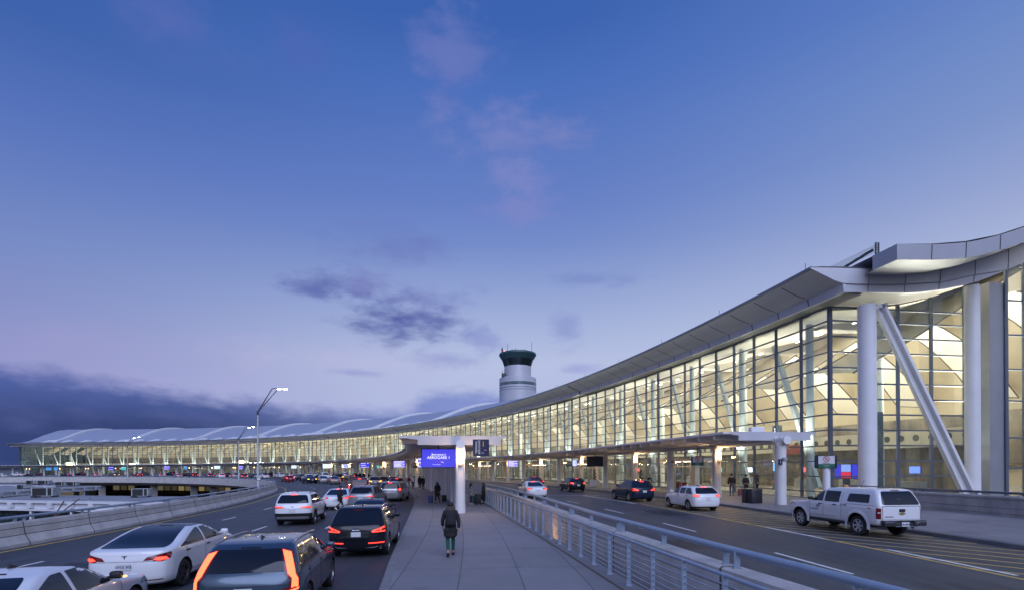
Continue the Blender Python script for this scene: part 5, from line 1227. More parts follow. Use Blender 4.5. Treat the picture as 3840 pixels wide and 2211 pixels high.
def taillamps(kind, sh):
    """outlines in (fraction of half width, z) for one side: list of (outline, material key)"""
    if kind == 'fastback': return [([(.44,.79),(.52,.87),(.72,.915),(.968,.965),(.972,.93),(.955,.82),(.84,.765),(.68,.77),(.64,.80)],'lens'), ([(.66,.81),(.74,.86),(.90,.865),(.93,.81),(.80,.785)],'lit')]
    if kind == 'sedan': return [([(.46,.86),(.62,.93),(.955,.95),(.962,.84),(.72,.78),(.55,.80)],'lens'), ([(.62,.82),(.66,.88),(.92,.90),(.94,.84)],'lit')]
    if kind == 'suv': return [([(.52,.93),(.945,1.06),(.955,.93),(.90,.87),(.54,.86)],'lens'), ([(.53,.90),(.94,1.045),(.945,1.01),(.60,.90),(.64,.89),(.95,.91),(.93,.875),(.54,.865)],'lit'),([(.80,.90),(.84,.90),(.83,.99),(.79,.98)],'lit')]
    if kind == 'crossover': return [([(.40,.985),(.92,1.03),(.955,.98),(.91,.90),(.62,.92),(.44,.945)],'lens'), ([(.44,.97),(.89,1.005),(.93,.96),(.66,.945),(.46,.95)],'lit')]
    if kind == 'tall': return [([(.70,1.58),(.92,1.52),(.935,1.10),(.96,1.02),(.955,.80),(.60,.74),(.58,.80),(.80,.86),(.82,1.0),(.74,1.10)],'lens'), ([(.735,1.55),(.90,1.50),(.915,1.10),(.945,1.0),(.94,.84),(.84,.84),(.86,1.02),(.79,1.12)],'lit'),([(.62,.76),(.95,.83),(.94,.79),(.66,.75)],'lit')]
    if kind == 'hatch': return [([(.55,.98),(.945,1.03),(.955,.88),(.62,.86)],'lens'), ([(.60,.96),(.94,1.0),(.95,.91),(.66,.89)],'lit')]
    if kind == 'minivan': return [([(.80,1.28),(.945,1.30),(.955,.88),(.76,.84),(.80,1.0)],'lens'), ([(.83,1.16),(.95,1.18),(.96,.98),(.83,.95)],'lit')]
    if kind == 'van_pickup': return [([(.87,1.10),(.975,1.13),(.975,.72),(.87,.72)],'lens'),([(.89,.97),(.95,.97),(.95,.93),(.89,.93)],'clear')]
    if kind == 'pickup': return [([(.84,1.16),(.96,1.17),(.96,.82),(.85,.82)],'lens'), ([(.87,1.12),(.97,1.13),(.97,.92),(.87,.92)],'lit')]
M_paint = {}
def paint(n, c, rough=.22, metal=0., coat=.8, spec=.5): 
    if n not in M_paint: M_paint[n] = mat('paint_' + n, c, rough, metal=metal, coat=coat, spec=spec)
    return M_paint[n]
M_tint = mat('tinted_glass', (.010,.014,.022), .04, spec=.5); M_clad = mat('cladding_grey', (.016,.016,.018), .75, spec=.2)
M_lens_off = mat('lamp_lens_red', (.16,.006,.010), .12, coat=.6); M_lit = emis('brake_lit', (1,.03,.016), 6.5); M_dimlit = emis('tail_dim', (1,.04,.025), 3.0); M_amber = emis('amber_lit', (1,.45,.06), 9); M_head = emis('head_lit', (1,.93,.8), 18)
M_chrome = mat('chrome', (.62,.63,.66), .15, metal=1.); M_alloy = mat('alloy', (.40,.40,.42), .35, metal=.8); M_darkalloy = mat('dark_alloy', (.05,.05,.055), .4, metal=.5); M_plate = mat('plate', (.62,.63,.66), .45); M_steelwh = mat('steel_wheel', (.42,.42,.45), .4, metal=.3)
M_seam = mat('seam', (.02,.02,.022), .7)
M_platebl = mat('plate_blue', (.03,.045,.16), .5)
def build(kind, lamp, style, rimm, extra=()):
    D = TYPES[kind]; sh = Shape(D['T']); t = empty('car_source', (0,0,-60))
    wb = D['wb'] if isinstance(D['wb'], tuple) else (-D['wb'], D['wb']); r = D['r']; bz = D['bumper']
    def pick(x, y, z):
        if 'clad' in extra:
            if x < -1.95 and .36 <= z < .49 and abs(y) < .80: return 2
            if z < .40: return 1
            if x < -1.95 and z < .66: return 1
        elif z < bz: return 1
        if 'roofblack' in extra and z > 1.19 and not (-9 < x < -99): 
            if z > 1.60: return 0
            return 0
        if D.get('roofglass') and z > D['roofglass'] + .012 and abs(y) < .62: return 3
        return 0
    mb = MB(); sh.loft(mb, pick=pick); fl = mb.mesh('body')
    mats4 = [paint('white', (.74,.75,.78)), M_clad, M_alloy, M_tint]
    for m_ in mats4: fl.materials.append(m_)
    bo = bpy.data.objects.new('body', fl); COL.objects.link(bo)
    cut = MB(); w0 = sh.cw(.6)
    for x in wb:
        for sg in (1,-1):
            af = 1.27 if kind == 'van_pickup' else 1.16; cut.lathe([(r*af, -.21), (r*af, .28)], (x, sg*(w0 - .05), r*1.02), 40, 'Y')
    cm = cut.mesh('cut'); fixn(cm); cm.materials.append(M_clad); co = bpy.data.objects.new('cut', cm); COL.objects.link(co)
    md = bo.modifiers.new('b', 'BOOLEAN'); md.operation = 'DIFFERENCE'; md.object = co; md.solver = 'EXACT'; md.material_mode = 'INDEX'
    for p in cm.polygons: p.material_index = 0
    cm.materials.clear(); [cm.materials.append(m_) for m_ in mats4]; cm.polygons.foreach_set('material_index', [1]*len(cm.polygons))
    dg = bpy.context.evaluated_depsgraph_get(); me = bpy.data.meshes.new_from_object(bo.evaluated_get(dg)); me.name = 'body'
    bpy.data.objects.remove(bo); bpy.data.objects.remove(co)
    if D.get('cab'):
        cs = Shape(D['cab'], 14, 4, 9, 3.6); m2 = MB(); m2.add([v.co for v in me.vertices], []); 
        m2.f = [tuple(p.vertices) for p in me.polygons]; m2.mi = [p.material_index for p in me.polygons]; cs.loft(m2)
        me = m2.mesh('body'); [me.materials.append(m_) for m_ in mats4]; gsh = cs
    else: gsh = sh
    smooth(me, 38); obj('body', me, [], t)
    # side windows split by pillars
    z0, z1 = D['win']; zz = [z0 + (z1-z0)*i/7 for i in range(8)]
    fr = [(gsh.cf(z) - D['mF'], z) for z in zz]; re = [(gsh.cr(z) + D['mR'], z) for z in zz]
    if kind in ('sedan','fastback'): re = [(gsh.cr(z) + D['mR'] + .22*max(0, (1.12 - z)/.14), z) for z in zz]
    cuts = D['split'] + [99]; x_prev = -99
    for i, xs in enumerate(cuts):
        lo = x_prev + .045; hi = xs - .045; poly = []
        for x, z in fr: poly.append((min(max(x, lo), hi), z))
        for x, z in reversed(re): poly.append((max(min(x, hi), lo), z))
        x_prev = xs
        if max(p[0] for p in poly) - min(p[0] for p in poly) < .15: continue
        if kind == 'van_pickup' and i == 0: poly = [(-.98,1.28),(-1.02,1.60),(-2.02,1.60),(-2.06,1.28)]
        cl = [poly[0]]
        for p in poly[1:]:
            if math.dist(p, cl[-1]) > .02: cl.append(p)
        if math.dist(cl[0], cl[-1]) < .02: cl.pop()
        for sg in (1,-1):
            m = MB(); patch(m, rounded(cl, .06), lambda x, z: (x, sg*gsh.sideY(x, z), z), .08, .005, out=(0, sg, .3)); obj('side_window', m, M_tint, t, sm=60)
    za, zbb, fw = D['rw']
    for rear, nm in ((True, 'rear_window'), (False, 'windscreen')):
        lo, hi = (za, zbb) if rear else (max(za, z0 + .04), min(zbb, gsh.z1 - .08)); fwi = fw
        poly = rounded([(-fwi, lo), (-fwi*.97, hi), (fwi*.97, hi), (fwi, lo)], .09)
        m = MB(); patch(m, poly, lambda u, z: (gsh.endX(u*gsh.cw(z), z, rear), u*gsh.cw(z), z), .07, .006, out=(-1 if rear else 1, 0, .6)); obj(nm, m, M_tint, t, sm=60)
    for sg in (1,-1):
        for n_, (poly, key) in enumerate(taillamps(lamp, sh)):
            m = MB(); patch(m, poly, lambda u, z: (sh.endX(min(u, .9985)*sh.cw(z), z) + max(0, u - .9985)*2.6*1.0, sg*sh.cw(z)*min(u, .9985 + .0005*(u>.9985)), z), .05, .008 + .004*n_, out=(-1, sg*.6, .1))
            obj('tail_lamp' if key == 'lens' else ('tail_light' if key == 'lit' else 'reverse_light'), m, {'lens': M_lens_off, 'lit': M_lit, 'clear': M_plate}[key], t, sm=60)
        m = MB(); hz = sh.z0 + (1.02 - .2)*.62 if kind not in ('van_pickup','pickup') else .98
        patch(m, [(.55,hz-.05),(.62,hz+.04),(.97,hz+.09),(.99,hz),(.90,hz-.06)], lambda u, z: (sh.endX(min(u,.995)*sh.cw(z), z, False), sg*sh.cw(z)*min(u,.995), z), .06, .008, out=(1, sg*.6, .1)); obj('headlight', m, mat('headlamp_glass', (.35,.37,.42), .08, coat=.5), t, sm=60)
    # high brake light, plate, mirrors, handles, seams
    hb = gsh.cr(zbb + .015); m = MB(); zt = min(zbb + .03, gsh.z1 - .02); m.rbox((gsh.endX(0, zt) - .012, 0, zt), (.03, .34, .03), .008, seg=1); obj('high_brake_light', m, M_dimlit, t)
    pz = {'fastback':.66,'sedan':.70,'suv':.80,'crossover':.80,'hatch':.72,'minivan':.86,'van_pickup':.535,'pickup':.62}[kind]
    px = sh.endX(0, pz) - (.012 if kind != 'van_pickup' else .155)
    m = MB(); m.rbox((px, 0, pz), (.018, .31, .16), .006, seg=1); plt_ = obj('licence_plate', m, M_plate if kind != 'van_pickup' else M_plate, t)
    for sg in (1,-1):
        zb_ = z0 + .05; xm_ = gsh.cf(zb_) - D['mF'] - .10; y = gsh.sideY(xm_, zb_)
        m = MB(); m.rbox((xm_ + .02, sg*(y + .13), zb_ + .04), (.12, .20, .14), .045, seg=3); m.bar((xm_, sg*(y - .02), zb_ - .01), (xm_, sg*(y + .08), zb_ + .01), .05, .05)
        obj('mirror', m, M_black if kind in ('van_pickup','sedan') else paint('white', (.74,.75,.78)), t, sm=40)
        hx = [s_ + .16 for s_ in D['split'][-1:]] + ([D['split'][-1] - (1.0 if kind != 'van_pickup' else .62)]); hz = z0 - .11
        m = MB()
        for x in hx: m.rbox((x, sg*(sh.sideY(x, hz) + .012), hz), (.20, .03, .035), .01, seg=1)
        obj('door_handle', m, M_black if kind in ('van_pickup','fastback') else M_dark, t)
        m = MB()
        xf = gsh.cf(z0) - D['mF'] - .05
        lines = [[(D['split'][-1], z0 - .01), (D['split'][-1], sh.z0 + .18)], [(xf, z0 - .03), (xf - .02, .5), (xf - .05, sh.z0 + .17)]]
        xr_ = D['split'][-1] - (1.08 if kind != 'van_pickup' else .98); lines.append([(xr_ + .02, z0 - .02), (xr_ + .06, .72), (xr_ + .34, sh.z0 + .2)] if kind != 'van_pickup' else [(xr_, z0 + .4), (xr_, sh.z0 + .12)])
        lines.append([(xf, sh.z0 + .17), (xr_ + .34, sh.z0 + .19)])
        for ln in lines:
            pts = []
            for (x0, y0), (x1, y1) in zip(ln, ln[1:]):
                for i in range(9): pts.append((x0 + (x1-x0)*i/8, y0 + (y1-y0)*i/8))
            V = []
            for x, z in pts: V.append((x, sg*(gsh if z > gsh.z0 + .02 else sh).sideY(x, z), z))
            m.tube([(x, y + sg*.000, z) for x, y, z in V], .0055, 4, cap=False)
        obj('door_seam', m, M_seam, t)
    m = MB(); zs = pz + (.11 if kind != 'van_pickup' else .17)
    ln = [(sh.endX(u*sh.cw(zs), zs), u*sh.cw(zs), zs) for u in [-.9 + 1.8*i/20 for i in range(21)]]
    m.tube(ln, .005, 4, cap=False); obj('boot_seam', m, M_seam, t)
    m = MB(); m.box((0, 0, sh.z0 + .05), ((wb[1]-wb[0])*1.35, w0*1.3, .16)); m.tube([(wb[0], -w0+.2, r), (wb[0], w0-.2, r)], .07, 8); m.tube([(wb[1], -w0+.2, r), (wb[1], w0-.2, r)], .07, 8)
    obj('underbody', m, M_black, t)
    tm, hm = wheel_mesh(r, .235, style); hm.materials.append(rimm); hm.materials.append(M_black)
    for x in wb:
        for sg in (1,-1):
            o = bpy.data.objects.new('wheel', tm); COL.objects.link(o); o.parent = t; o.location = (x, sg*(w0 - .135), r); o.rotation_euler = (0,0,0 if sg < 0 else PI)
            h = bpy.data.objects.new('rim', hm); COL.objects.link(h); h.parent = o
    if D.get('rails'):
        for sg in (1,-1):
            m = MB(); zt = gsh.z1 - .045
            P = []
            for i in range(13):
                x = gsh.cr(zt) + .12 + (gsh.cf(zt) + .15 - gsh.cr(zt))*i/12; P.append((x, sg*(gsh.cw(gsh.z1 - .06) - .02), gsh.z1 - .02 + .05*math.sin(PI*i/12)**.4 - .02))
            m.tube(P, .02, 6); obj('roof_rail', m, M_alloy if 'clad' not in extra else M_black, t, sm=40)
    m = MB(); xa = gsh.cr(gsh.z1) + .2; m.add([(xa-.11,-.02,gsh.z1-.0),(xa+.12,-.02,gsh.z1),(xa+.12,.02,gsh.z1),(xa-.11,.02,gsh.z1),(xa-.1,0,gsh.z1+.075)], [(0,1,4),(1,2,4),(2,3,4),(3,0,4)])
    if kind not in ('van_pickup','fastback','pickup'): obj('fin_antenna', m, M_black, t)
    return t
SRC = {}
def src(kind, lamp=None, style='five', rimm=None, extra=()):
    k = (kind, lamp, style, extra)
    if k not in SRC: SRC[k] = build(kind, lamp or kind, style, rimm or M_alloy, extra)
    return SRC[k]
def recolor(o, rules):
    for s_ in o.material_slots:
        pass
    for key, m_ in rules.items():
        if o.name.split('.')[0] == key:
            o.material_slots[0].link = 'OBJECT'; o.material_slots[0].material = m_
    for ch in o.children: recolor(ch, rules)
used = set()
def car(source, loc, lean, label, pnt, brake=1, z=0., name='car', cat='car', group='cars on the roads', head=False, hb=None):
    """lean: degrees the nose points left of straight ahead"""
    c = copy_tree(source); c.name = name; c.location = (loc[0], loc[1], z); c.rotation_euler = (0, 0, R_(90 + lean)); tag(c, label, cat, group)
    lit = {0: M_lens_off, 1: M_dimlit, 2: M_lit, 3: M_amber}[brake]
    rules = {'body': pnt, 'tail_light': lit, 'high_brake_light': (M_lit if brake == 2 else M_lens_off) if hb is None else hb}
    if source.name.startswith('car') : rules['mirror'] = None
    rules = {k: v for k, v in rules.items() if v}
    recolor(c, rules)
    for ch in c.children:
        if ch.name.split('.')[0] == 'mirror' and ch.data.materials[0].name == 'paint_white': ch.material_slots[0].link = 'OBJECT'; ch.material_slots[0].material = pnt
        if head and ch.name.split('.')[0] == 'headlight': ch.material_slots[0].link = 'OBJECT'; ch.material_slots[0].material = M_head
    return c
def lean_at(X, Y): return inv(X, Y)[1]
def rear(x, y, z, half, lean=None):
    """place by the rear bumper's ground point on the photo"""
    X, Y = at(x, y, z); l = lean_at(X, Y) if lean is None else lean
    return (X - math.sin(R_(l))*half, Y + math.cos(R_(l))*half), l
WHT = paint('white', (.74,.75,.78)); SIL = paint('silver', (.42,.42,.43), .28, .6); BLK = paint('black', (.007,.008,.013), .2, coat=.35, spec=.3); DBL = paint('dark_blue', (.010,.018,.045), .2, coat=.4, spec=.35); RD = paint('red', (.24,.012,.018)); MAR = paint('maroon', (.10,.012,.016)); GRY = paint('grey', (.12,.125,.14), .28, .5); GLD = paint('grey_gold', (.26,.24,.21), .28, .5); SLT = paint('slate_blue', (.05,.085,.13), .25, .5); PEW = paint('pewter', (.30,.31,.34), .28, .5)
def badge(c, parts):
    for nm, mb, m_ in parts: obj(nm, mb, m_, c, recalc=False)
def rear_text(c, s, size, x, y, z, m_, name):
    """lettering on a tail: read from behind (local -X)"""
    M_ = Matrix.Translation((x, y, z)) @ Matrix.Rotation(-PI/2, 4, 'Z') @ FRONT
    b = MB(); add_mesh(b, text_mesh(s, size, .003), M_); obj(name, b, m_, c, recalc=False)
# --- the near cars -------------------------------------------------
S_fast = src('fastback', style='aero', rimm=M_darkalloy); sh = Shape(TYPES['fastback']['T'])
a0 = at(676, 2192, 0); l0 = 8.6; co, si = math.cos(R_(l0)), math.sin(R_(l0))
fwd = Vector((-si, co)); rgt = Vector((co, si)); ctr = Vector(a0) - rgt*.80 + fwd*1.44
c = car(S_fast, ctr, l0, 'white fastback sedan with dark glass roof at lower left', WHT, 2, hb=M_tint)
rear_text(c, 'GVLE 505', .085, sh.endX(0,.66) - .026, 0, .66, mat('plate_ink', (.05,.06,.12), .6), 'plate_text')
b = MB(); zz = .875; xx = sh.endX(0, zz) - .008; b.box((xx, 0, zz + .03), (.012,.10,.018)); b.box((xx, 0, zz - .005), (.012,.02,.06)); obj('badge', b, M_dark, c)
for sg in (1,-1): b = MB(); patch(b, [(.52,.335),(.86,.35),(.86,.325),(.52,.315)], lambda u, z: (sh.endX(u*sh.cw(z), z), sg*u*sh.cw(z), z), .06, .006, out=(-1,0,0)); obj('reflector', b, M_lens_off, c)
for sg in (1,-1): b = MB(); b.rbox((1.02, sg*(sh.sideY(1.02,.86)+.004), .86), (.07,.012,.03), .004, seg=1); obj('side_repeater', b, M_amber, c)
S_sed = src('sedan', style='five')
c = car(S_sed, (-7.95, 8.30), 12.5, 'white sedan with black mirrors cut off by the bottom left corner', WHT, 1, hb=M_tint); c.scale = (1, 1, .97)
sh = Shape(TYPES['sedan']['T'])
for sg in (1,-1): b = MB(); b.rbox((.70, sg*(sh.sideY(.7,1.0)+.24), 1.04), (.05,.05,.025), .008, seg=1); obj('mirror_repeater', b, M_amber, c)
S_vol = src('crossover', 'tall', 'five')
c = car(S_vol, (-4.80 - math.sin(R_(10))*2.3, 9.0 + 2.27), 10, 'slate blue crossover with tall glowing tail lamps at the bottom edge', SLT, 2, hb=M_tint); recolor(c, {'tail_light': emis('orange_lamp', (1,.085,.03), 5.5)}); c.scale = (1, 1, .92)
S_suv = src('suv', style='ten'); sh = Shape(TYPES['suv']['T'])
l0 = 6.0; co, si = math.cos(R_(l0)), math.sin(R_(l0)); fwd = Vector((-si, co)); rgt = Vector((co, si))
p0 = (Vector(at(1266.6, 2078.7, 0)) + Vector(at(1444.6, 2073.8, 0)))/2; ctr = p0 + fwd*1.36
c = car(S_suv, ctr, l0, 'black sport utility car stopped at the kerb with red outline tail lamps', BLK, 2, hb=M_lens_off)
for i in range(4):
    b = MB(); x = sh.endX(0,.965) - .014; b.tube([(x, -.084 + .056*i + .036*math.cos(2*PI*k/16), .965 + .036*math.sin(2*PI*k/16)) for k in range(16)], .006, 5, closed=True); obj('emblem_ring', b, M_chrome, c)
rear_text(c, 'Q5', .075, sh.endX(.62,.74) - .012, .66, .74, M_chrome, 'model_text'); rear_text(c, 'TFSI', .05, sh.endX(.62,.76) - .012, -.62, .765, M_chrome, 'engine_text')
for sg in (1,-1): b = MB(); patch(b, [(.42,.535),(.93,.55),(.93,.515),(.42,.50)], lambda u, z: (sh.endX(u*sh.cw(z), z), sg*u*sh.cw(z), z), .06, .008, out=(-1,0,0)); obj('reflector', b, M_dimlit, c)
b = MB(); z = .36; b.tube([(sh.endX(u*sh.cw(z), z) - .012, u*sh.cw(z), zz_) for u, zz_ in ((-.86,.33),(-.86,.40),(-.72,.40),(-.62,.365),(.62,.365),(.72,.40),(.86,.40),(.86,.33),(-.86,.33))], .011, 6); obj('bumper_trim', b, M_alloy, c, sm=40)
S_rav = src('crossover', 'crossover', 'five', None, ('clad',)); sh = Shape(TYPES['crossover']['T'])
pl, pr_, pf = Vector(at(1051.5, 1968, 0)), Vector(at(1174, 1959, 0)), Vector(at(1204.8, 1945, 0)); l0 = 9.5; fwd = Vector((-math.sin(R_(l0)), math.cos(R_(l0))))
ctr = (pl + pr_)/2 + fwd*1.30
c = car(S_rav, ctr, l0, 'white crossover with black cladding and a glowing high brake light', WHT, 2)
b = MB(); x = sh.endX(0,.97) - .012; b.tube([(x, .06*math.cos(2*PI*k/18), .97 + .042*math.sin(2*PI*k/18)) for k in range(18)], .007, 5, closed=True); b.tube([(x, .022*math.cos(2*PI*k/14), .975 + .036*math.sin(2*PI*k/14)) for k in range(14)], .006, 5, closed=True); obj('emblem', b, M_chrome, c)
b = MB(); z = .92; b.tube([(sh.endX(u*sh.cw(z), z) - .008, u*sh.cw(z), z) for u in [-.42 + .84*i/10 for i in range(11)]], .012, 6); obj('chrome_strip', b, M_chrome, c)
for sg in (1,-1):
    b = MB(); r_ = .36; V = []
    for x in (-1.345, 1.345):
        n = 16; base = len(b.v); P_ = []
        for i in range(n+1):
            a = PI*(.0 + i/n)
            for rr in (r_*1.155, r_*1.155 + .075): xx, zz = x + rr*math.cos(a), .367 + rr*math.sin(a); P_.append((xx, sg*(sh.sideY(xx, max(.26, zz)) + .012), zz))
        b.add(P_, [(2*i,2*i+1,2*i+3,2*i+2) for i in range(n)])
    obj('arch_cladding', b, M_clad, c, recalc=False)
# --- the queue on the left road -----------------------------------
S_min = src('minivan', style='five'); S_hat = src('hatch', style='five'); S_pic = src('pickup', style='five'); S_crs = src('crossover', 'crossover', 'five')
Q = [
 (S_sed, 1257, 1911, 0, 2.4, None, 'white sedan with lit brake lamps and a person walking behind it', WHT, 2),
 (S_crs, 1352, 1911, 0, 2.3, 1.0, 'silver grey crossover pulling out of the kerb lane right of the white sedan', PEW, 1),
 (S_min, 1461, 1880, 0, 2.5, 2.0, 'silver minivan with brake lights behind the dark blue sedan', SIL, 2),
 (S_crs, 1489, 1842, 0, 2.3, None, 'dark maroon boxy car at the kerb ahead of the silver minivan', MAR, 2),
 (S_pic, 1345, 1862, 0, 2.8, None, 'maroon pickup truck with bright brake lamps in the queue', MAR, 2),
 (S_suv, 1408, 1826, 0, 2.3, 22., 'dark grey sport utility car with lit tail lamps right of the maroon pickup', GRY, 3),
 (S_sed, 1446, 1818, 0, 2.4, 24., 'black sedan between the grey sport utility car and the maroon boxy car', BLK, 1),
 (S_hat, 1478, 1820, 0, 2.1, 20., 'dark hatchback just beyond the maroon boxy car roof', DBL, 0),
 (S_sed, 1172, 1811, 0, 2.4, 38., 'black sedan with an amber flasher in the left lane of the bend', BLK, 3),
 (S_suv, 1163, 1804, 0, 2.3, 36., 'white sport utility car directly beyond the black sedan in the bend', WHT, 3),
 (S_sed, 1218, 1811, 0, 2.4, 32., 'silver sedan with pale lit bumper right of the black sedan in the bend', SIL, 0),
 (S_sed, 1260, 1814.5, 0, 2.4, 30., 'grey gold sedan with small red tail lamps beside the standing person', GLD, 1),
 (S_pic, 1228, 1800, 0, 2.8, 33., 'white pickup truck beyond the silver sedan, under the brightest screen', WHT, 0),
 (S_suv, 1274, 1801, 0, 2.3, 33., 'dark sport utility car with one amber lamp beyond the grey gold sedan', BLK, 3),
 (S_hat, 1089, 1806, 0, 2.1, 40., 'red hatchback with bright tail lamps at the tip of the barrier bend', RD, 2),
 (S_sed, 1112, 1797.5, 0, 2.4, 42., 'white sedan just right of the red hatchback at the bend', WHT, 1),
 (S_sed, 1003, 1793, 0, 2.4, 66., 'white sedan crossing left beyond the barrier tip', WHT, 1),
 (S_min, 1300, 1789, 0, 2.5, 35., 'white van parked farthest back beyond the maroon pickup', WHT, 0),
 (S_suv, 1183, 1787, 0, 2.3, 45., 'white sport utility car parked far back below the whitish screen', WHT, 0),
 (S_min, 1344, 1799, 0, 2.5, 30., 'dark red van beyond the roof of the maroon pickup', MAR, 1),
 (S_sed, 1317, 1797, 0, 2.4, 31., 'pale blue grey sedan just left of the dark red van', PEW, 0),
 (S_suv, 1376, 1800, 0, 2.3, 28., 'black sport utility car below the yellow board', BLK, 0),
 (S_suv, 1142, 1802, 0, 2.3, 40., 'black sport utility car with a person beside it near the red hatchback', BLK, 0),
 (S_hat, 1256, 1792, 0, 2.1, 36., 'grey hatchback far back between the white pickup and the white van', GRY, 0),
 (S_sed, 1212, 1793, 0, 2.4, 40., 'dark blue sedan far back just left of the white pickup cab', DBL, 0),
 (S_sed, 975, 1790, 0, 2.4, 60., 'dark grey sedan right behind the tall street lamp pole', GRY, 0),
 (S_suv, 1030, 1786, 0, 2.3, 55., 'dark parked sport utility car far back left of the red hatchback', BLK, 0),
]
for s_, x, y, z, hl, ln, lab, pn, br in Q:
    pos, l = rear(x, y, z, hl, ln); car(s_, pos, l, lab, pn, br, z)
ctr_, l = rear(1416, 1978, 0, 2.4); 
car(S_sed, (-6.95, 25.3), 6.5, 'dark blue sedan at the kerb directly ahead of the black sport utility car', DBL, 1)
# --- traffic on the far bridge, seen over the barrier ----------------
FAR = [(66, 221, S_pic, WHT, 1, 'white pickup truck passing the far left canopy columns'), (4, 205, S_suv, WHT, 0, 'white sport utility car cut by the left edge on the far bridge'), (118, 205, S_sed, BLK, 0, 'low black sedan on the far bridge under the two sky blue screens'), (248, 210, S_sed, DBL, 2, 'dark blue sedan braking on the far bridge below the orange glow'), (352, 210, S_hat, SIL, 2, 'silver hatchback with red tail lamps on the far bridge left of the deep blue screen'), (428, 212, S_suv, GRY, 3, 'grey sport utility car on the far bridge under the deep blue screen'), (508, 212, S_hat, RD, 2, 'red tailed small car on the far bridge just right of the most distant lamp'), (597, 212, S_sed, PEW, 2, 'pewter sedan on the far bridge under a violet screen'), (668, 210, S_sed, SIL, 2, 'silver sedan on the far bridge under the small azure screen'), (730, 214, S_suv, BLK, 2, 'black sport utility car on the far bridge between azure and pale screens'), (772, 212, S_suv, SLT, 2, 'slate blue sport utility car on the far bridge left of the pale screen'), (821, 213, S_hat, WHT, 2, 'white hatchback with bright brake lamps on the far bridge under the pale screen'), (866, 214, S_min, SIL, 1, 'silver minivan on the far bridge left of the second street lamp'), (920, 212, S_crs, MAR, 2, 'maroon crossover on the far bridge right of the second street lamp')]
rnd = random.Random(11)
for x, R, s_, pn, br, lab in FAR:
    ph = phi_of(x, R + rnd.uniform(-1.0, 1.0)); X, Y, _ = pol(R, ph); car(s_, (X, Y), ph - 4, lab, pn, br, 0)
for k, (x, R, s_, pn) in enumerate(((150,247,S_sed,MAR),(300,246,S_suv,BLK),(540,246,S_sed,GRY),(640,247,S_suv,DBL),(700,225,S_sed,BLK),(790,246,S_sed,SIL),(850,226,S_sed,BLK),(985,224.5,S_suv,DBL),(1048,226,S_suv,WHT))):
    ph = phi_of(x, R); X, Y, _ = pol(R, ph)
    car(s_, (X, Y), ph, ['maroon sedan parked at the far kerb left of the orange glow','black sport utility car at the far kerb between two canopy columns','grey sedan at the far kerb beyond the bridge traffic','navy sport utility car at the far kerb beside the violet screen','black sedan stopped along the far island canopy','silver sedan at the far kerb behind the slate blue car','black sedan by the far island canopy left of the second lamp','navy sport utility car by the island canopy beyond the tall lamp pole','white sport utility car by the island canopy beyond the barrier tip'][k], pn, 1 if k % 2 else 0, zr(ph) if R > 234 else 0)
# --- right road ---------------------------------------------------
RR = [(S_sed, 2017, 1868, .25, 2.4, None, 'white sedan with brake lights close behind the dark red sedan', WHT, 2),
 (S_sed, 2019, 1827, .22, 2.4, None, 'dark red sedan with brake lights ahead of the white one on the right road', MAR, 2),
 (S_hat, 2169, 1842, .24, 2.1, None, 'black hatchback with curved red lamps on the terminal road', BLK, 2),
 (S_suv, 2418, 1880, .25, 2.3, 12., 'dark blue sport utility car passing the blank screen on the terminal road', DBL, 2),
 (S_hat, 2655, 1915, .25, 2.1, 9., 'white hatchback with lit high brake light near the black bins', WHT, 2)]
for s_, x, y, z, hl, ln, lab, pn, br in RR:
    pos, l = rear(x, y, z, hl, ln); car(s_, pos, l, lab, pn, br, z)
# --- white pickup with canopy ---------------------------------------
S_col = src('van_pickup', style='steel', rimm=M_steelwh); sh = Shape(TYPES['van_pickup']['T'])
f0, r0 = Vector(at(3010.5, 1969, .25)), Vector(at(3224, 2004.5, .25)); d_ = (f0 - r0).normalized(); l0 = math.degrees(math.atan2(-d_.x, d_.y)); rg = Vector((d_.y, -d_.x))
ctr = r0 + rg*.80 + d_*1.51
c = car(S_col, ctr, l0, 'white airport pickup truck with canopy parked on yellow hatching', WHT, 0, .25, 'pickup_truck', 'pickup truck', None)
b = MB(); b.rbox((-2.63,.60,.57), (.20,.50,.20), .03); b.rbox((-2.63,-.60,.57), (.20,.50,.20), .03); b.rbox((-2.60,0,.52), (.16,1.0,.16), .02); b.box((-2.62,0,.665), (.2,1.66,.02)); obj('rear_bumper', b, mat('bumper_dark', (.05,.05,.055), .45, metal=.4), c, sm=30)
b = MB(); b.tube([(-2.735,-.83,.62),(-2.735,-.50,.62),(-2.70,-.40,.46),(-2.70,.40,.46),(-2.735,.50,.62),(-2.735,.83,.62)], .012, 6); obj('bumper_trim', b, M_chrome, c, sm=40)
rear_text(c, 'BE 40461', .075, -2.738, 0, .535, M_platebl, 'plate_text')
x = sh.endX(0,.93) - .01; b = MB(); b.box((x, 0, .92), (.02,.26,.045)); b.box((x - .002, 0, .92), (.02,.10,.095)); obj('emblem', b, mat('gold_emblem', (.55,.38,.10), .3, metal=.7), c)
b = MB(); b.rbox((x, 0, 1.035), (.03,.24,.11), .015); obj('tailgate_handle', b, M_black, c)
rear_text(c, 'COLORADO', .06, sh.endX(.5,.80) - .006, .52, .80, M_dark, 'model_text')
rear_text(c, 'ARE', .09, -2.44, .05, 1.42, WLET, 'window_text')
b = MB(); zz = 1.19; b.tube([(sh.endX(u*sh.cw(zz), zz) - .004, u*sh.cw(zz), zz) for u in [-.86 + 1.72*i/12 for i in range(13)]], .010, 5)
for u in (-.83,.83): b.tube([(sh.endX(u*sh.cw(z), z) - .003, u*sh.cw(z), z) for z in (.69,.8,.9,1.0,1.1,1.19)], .006, 4)
obj('tailgate_seam', b, M_seam, c)
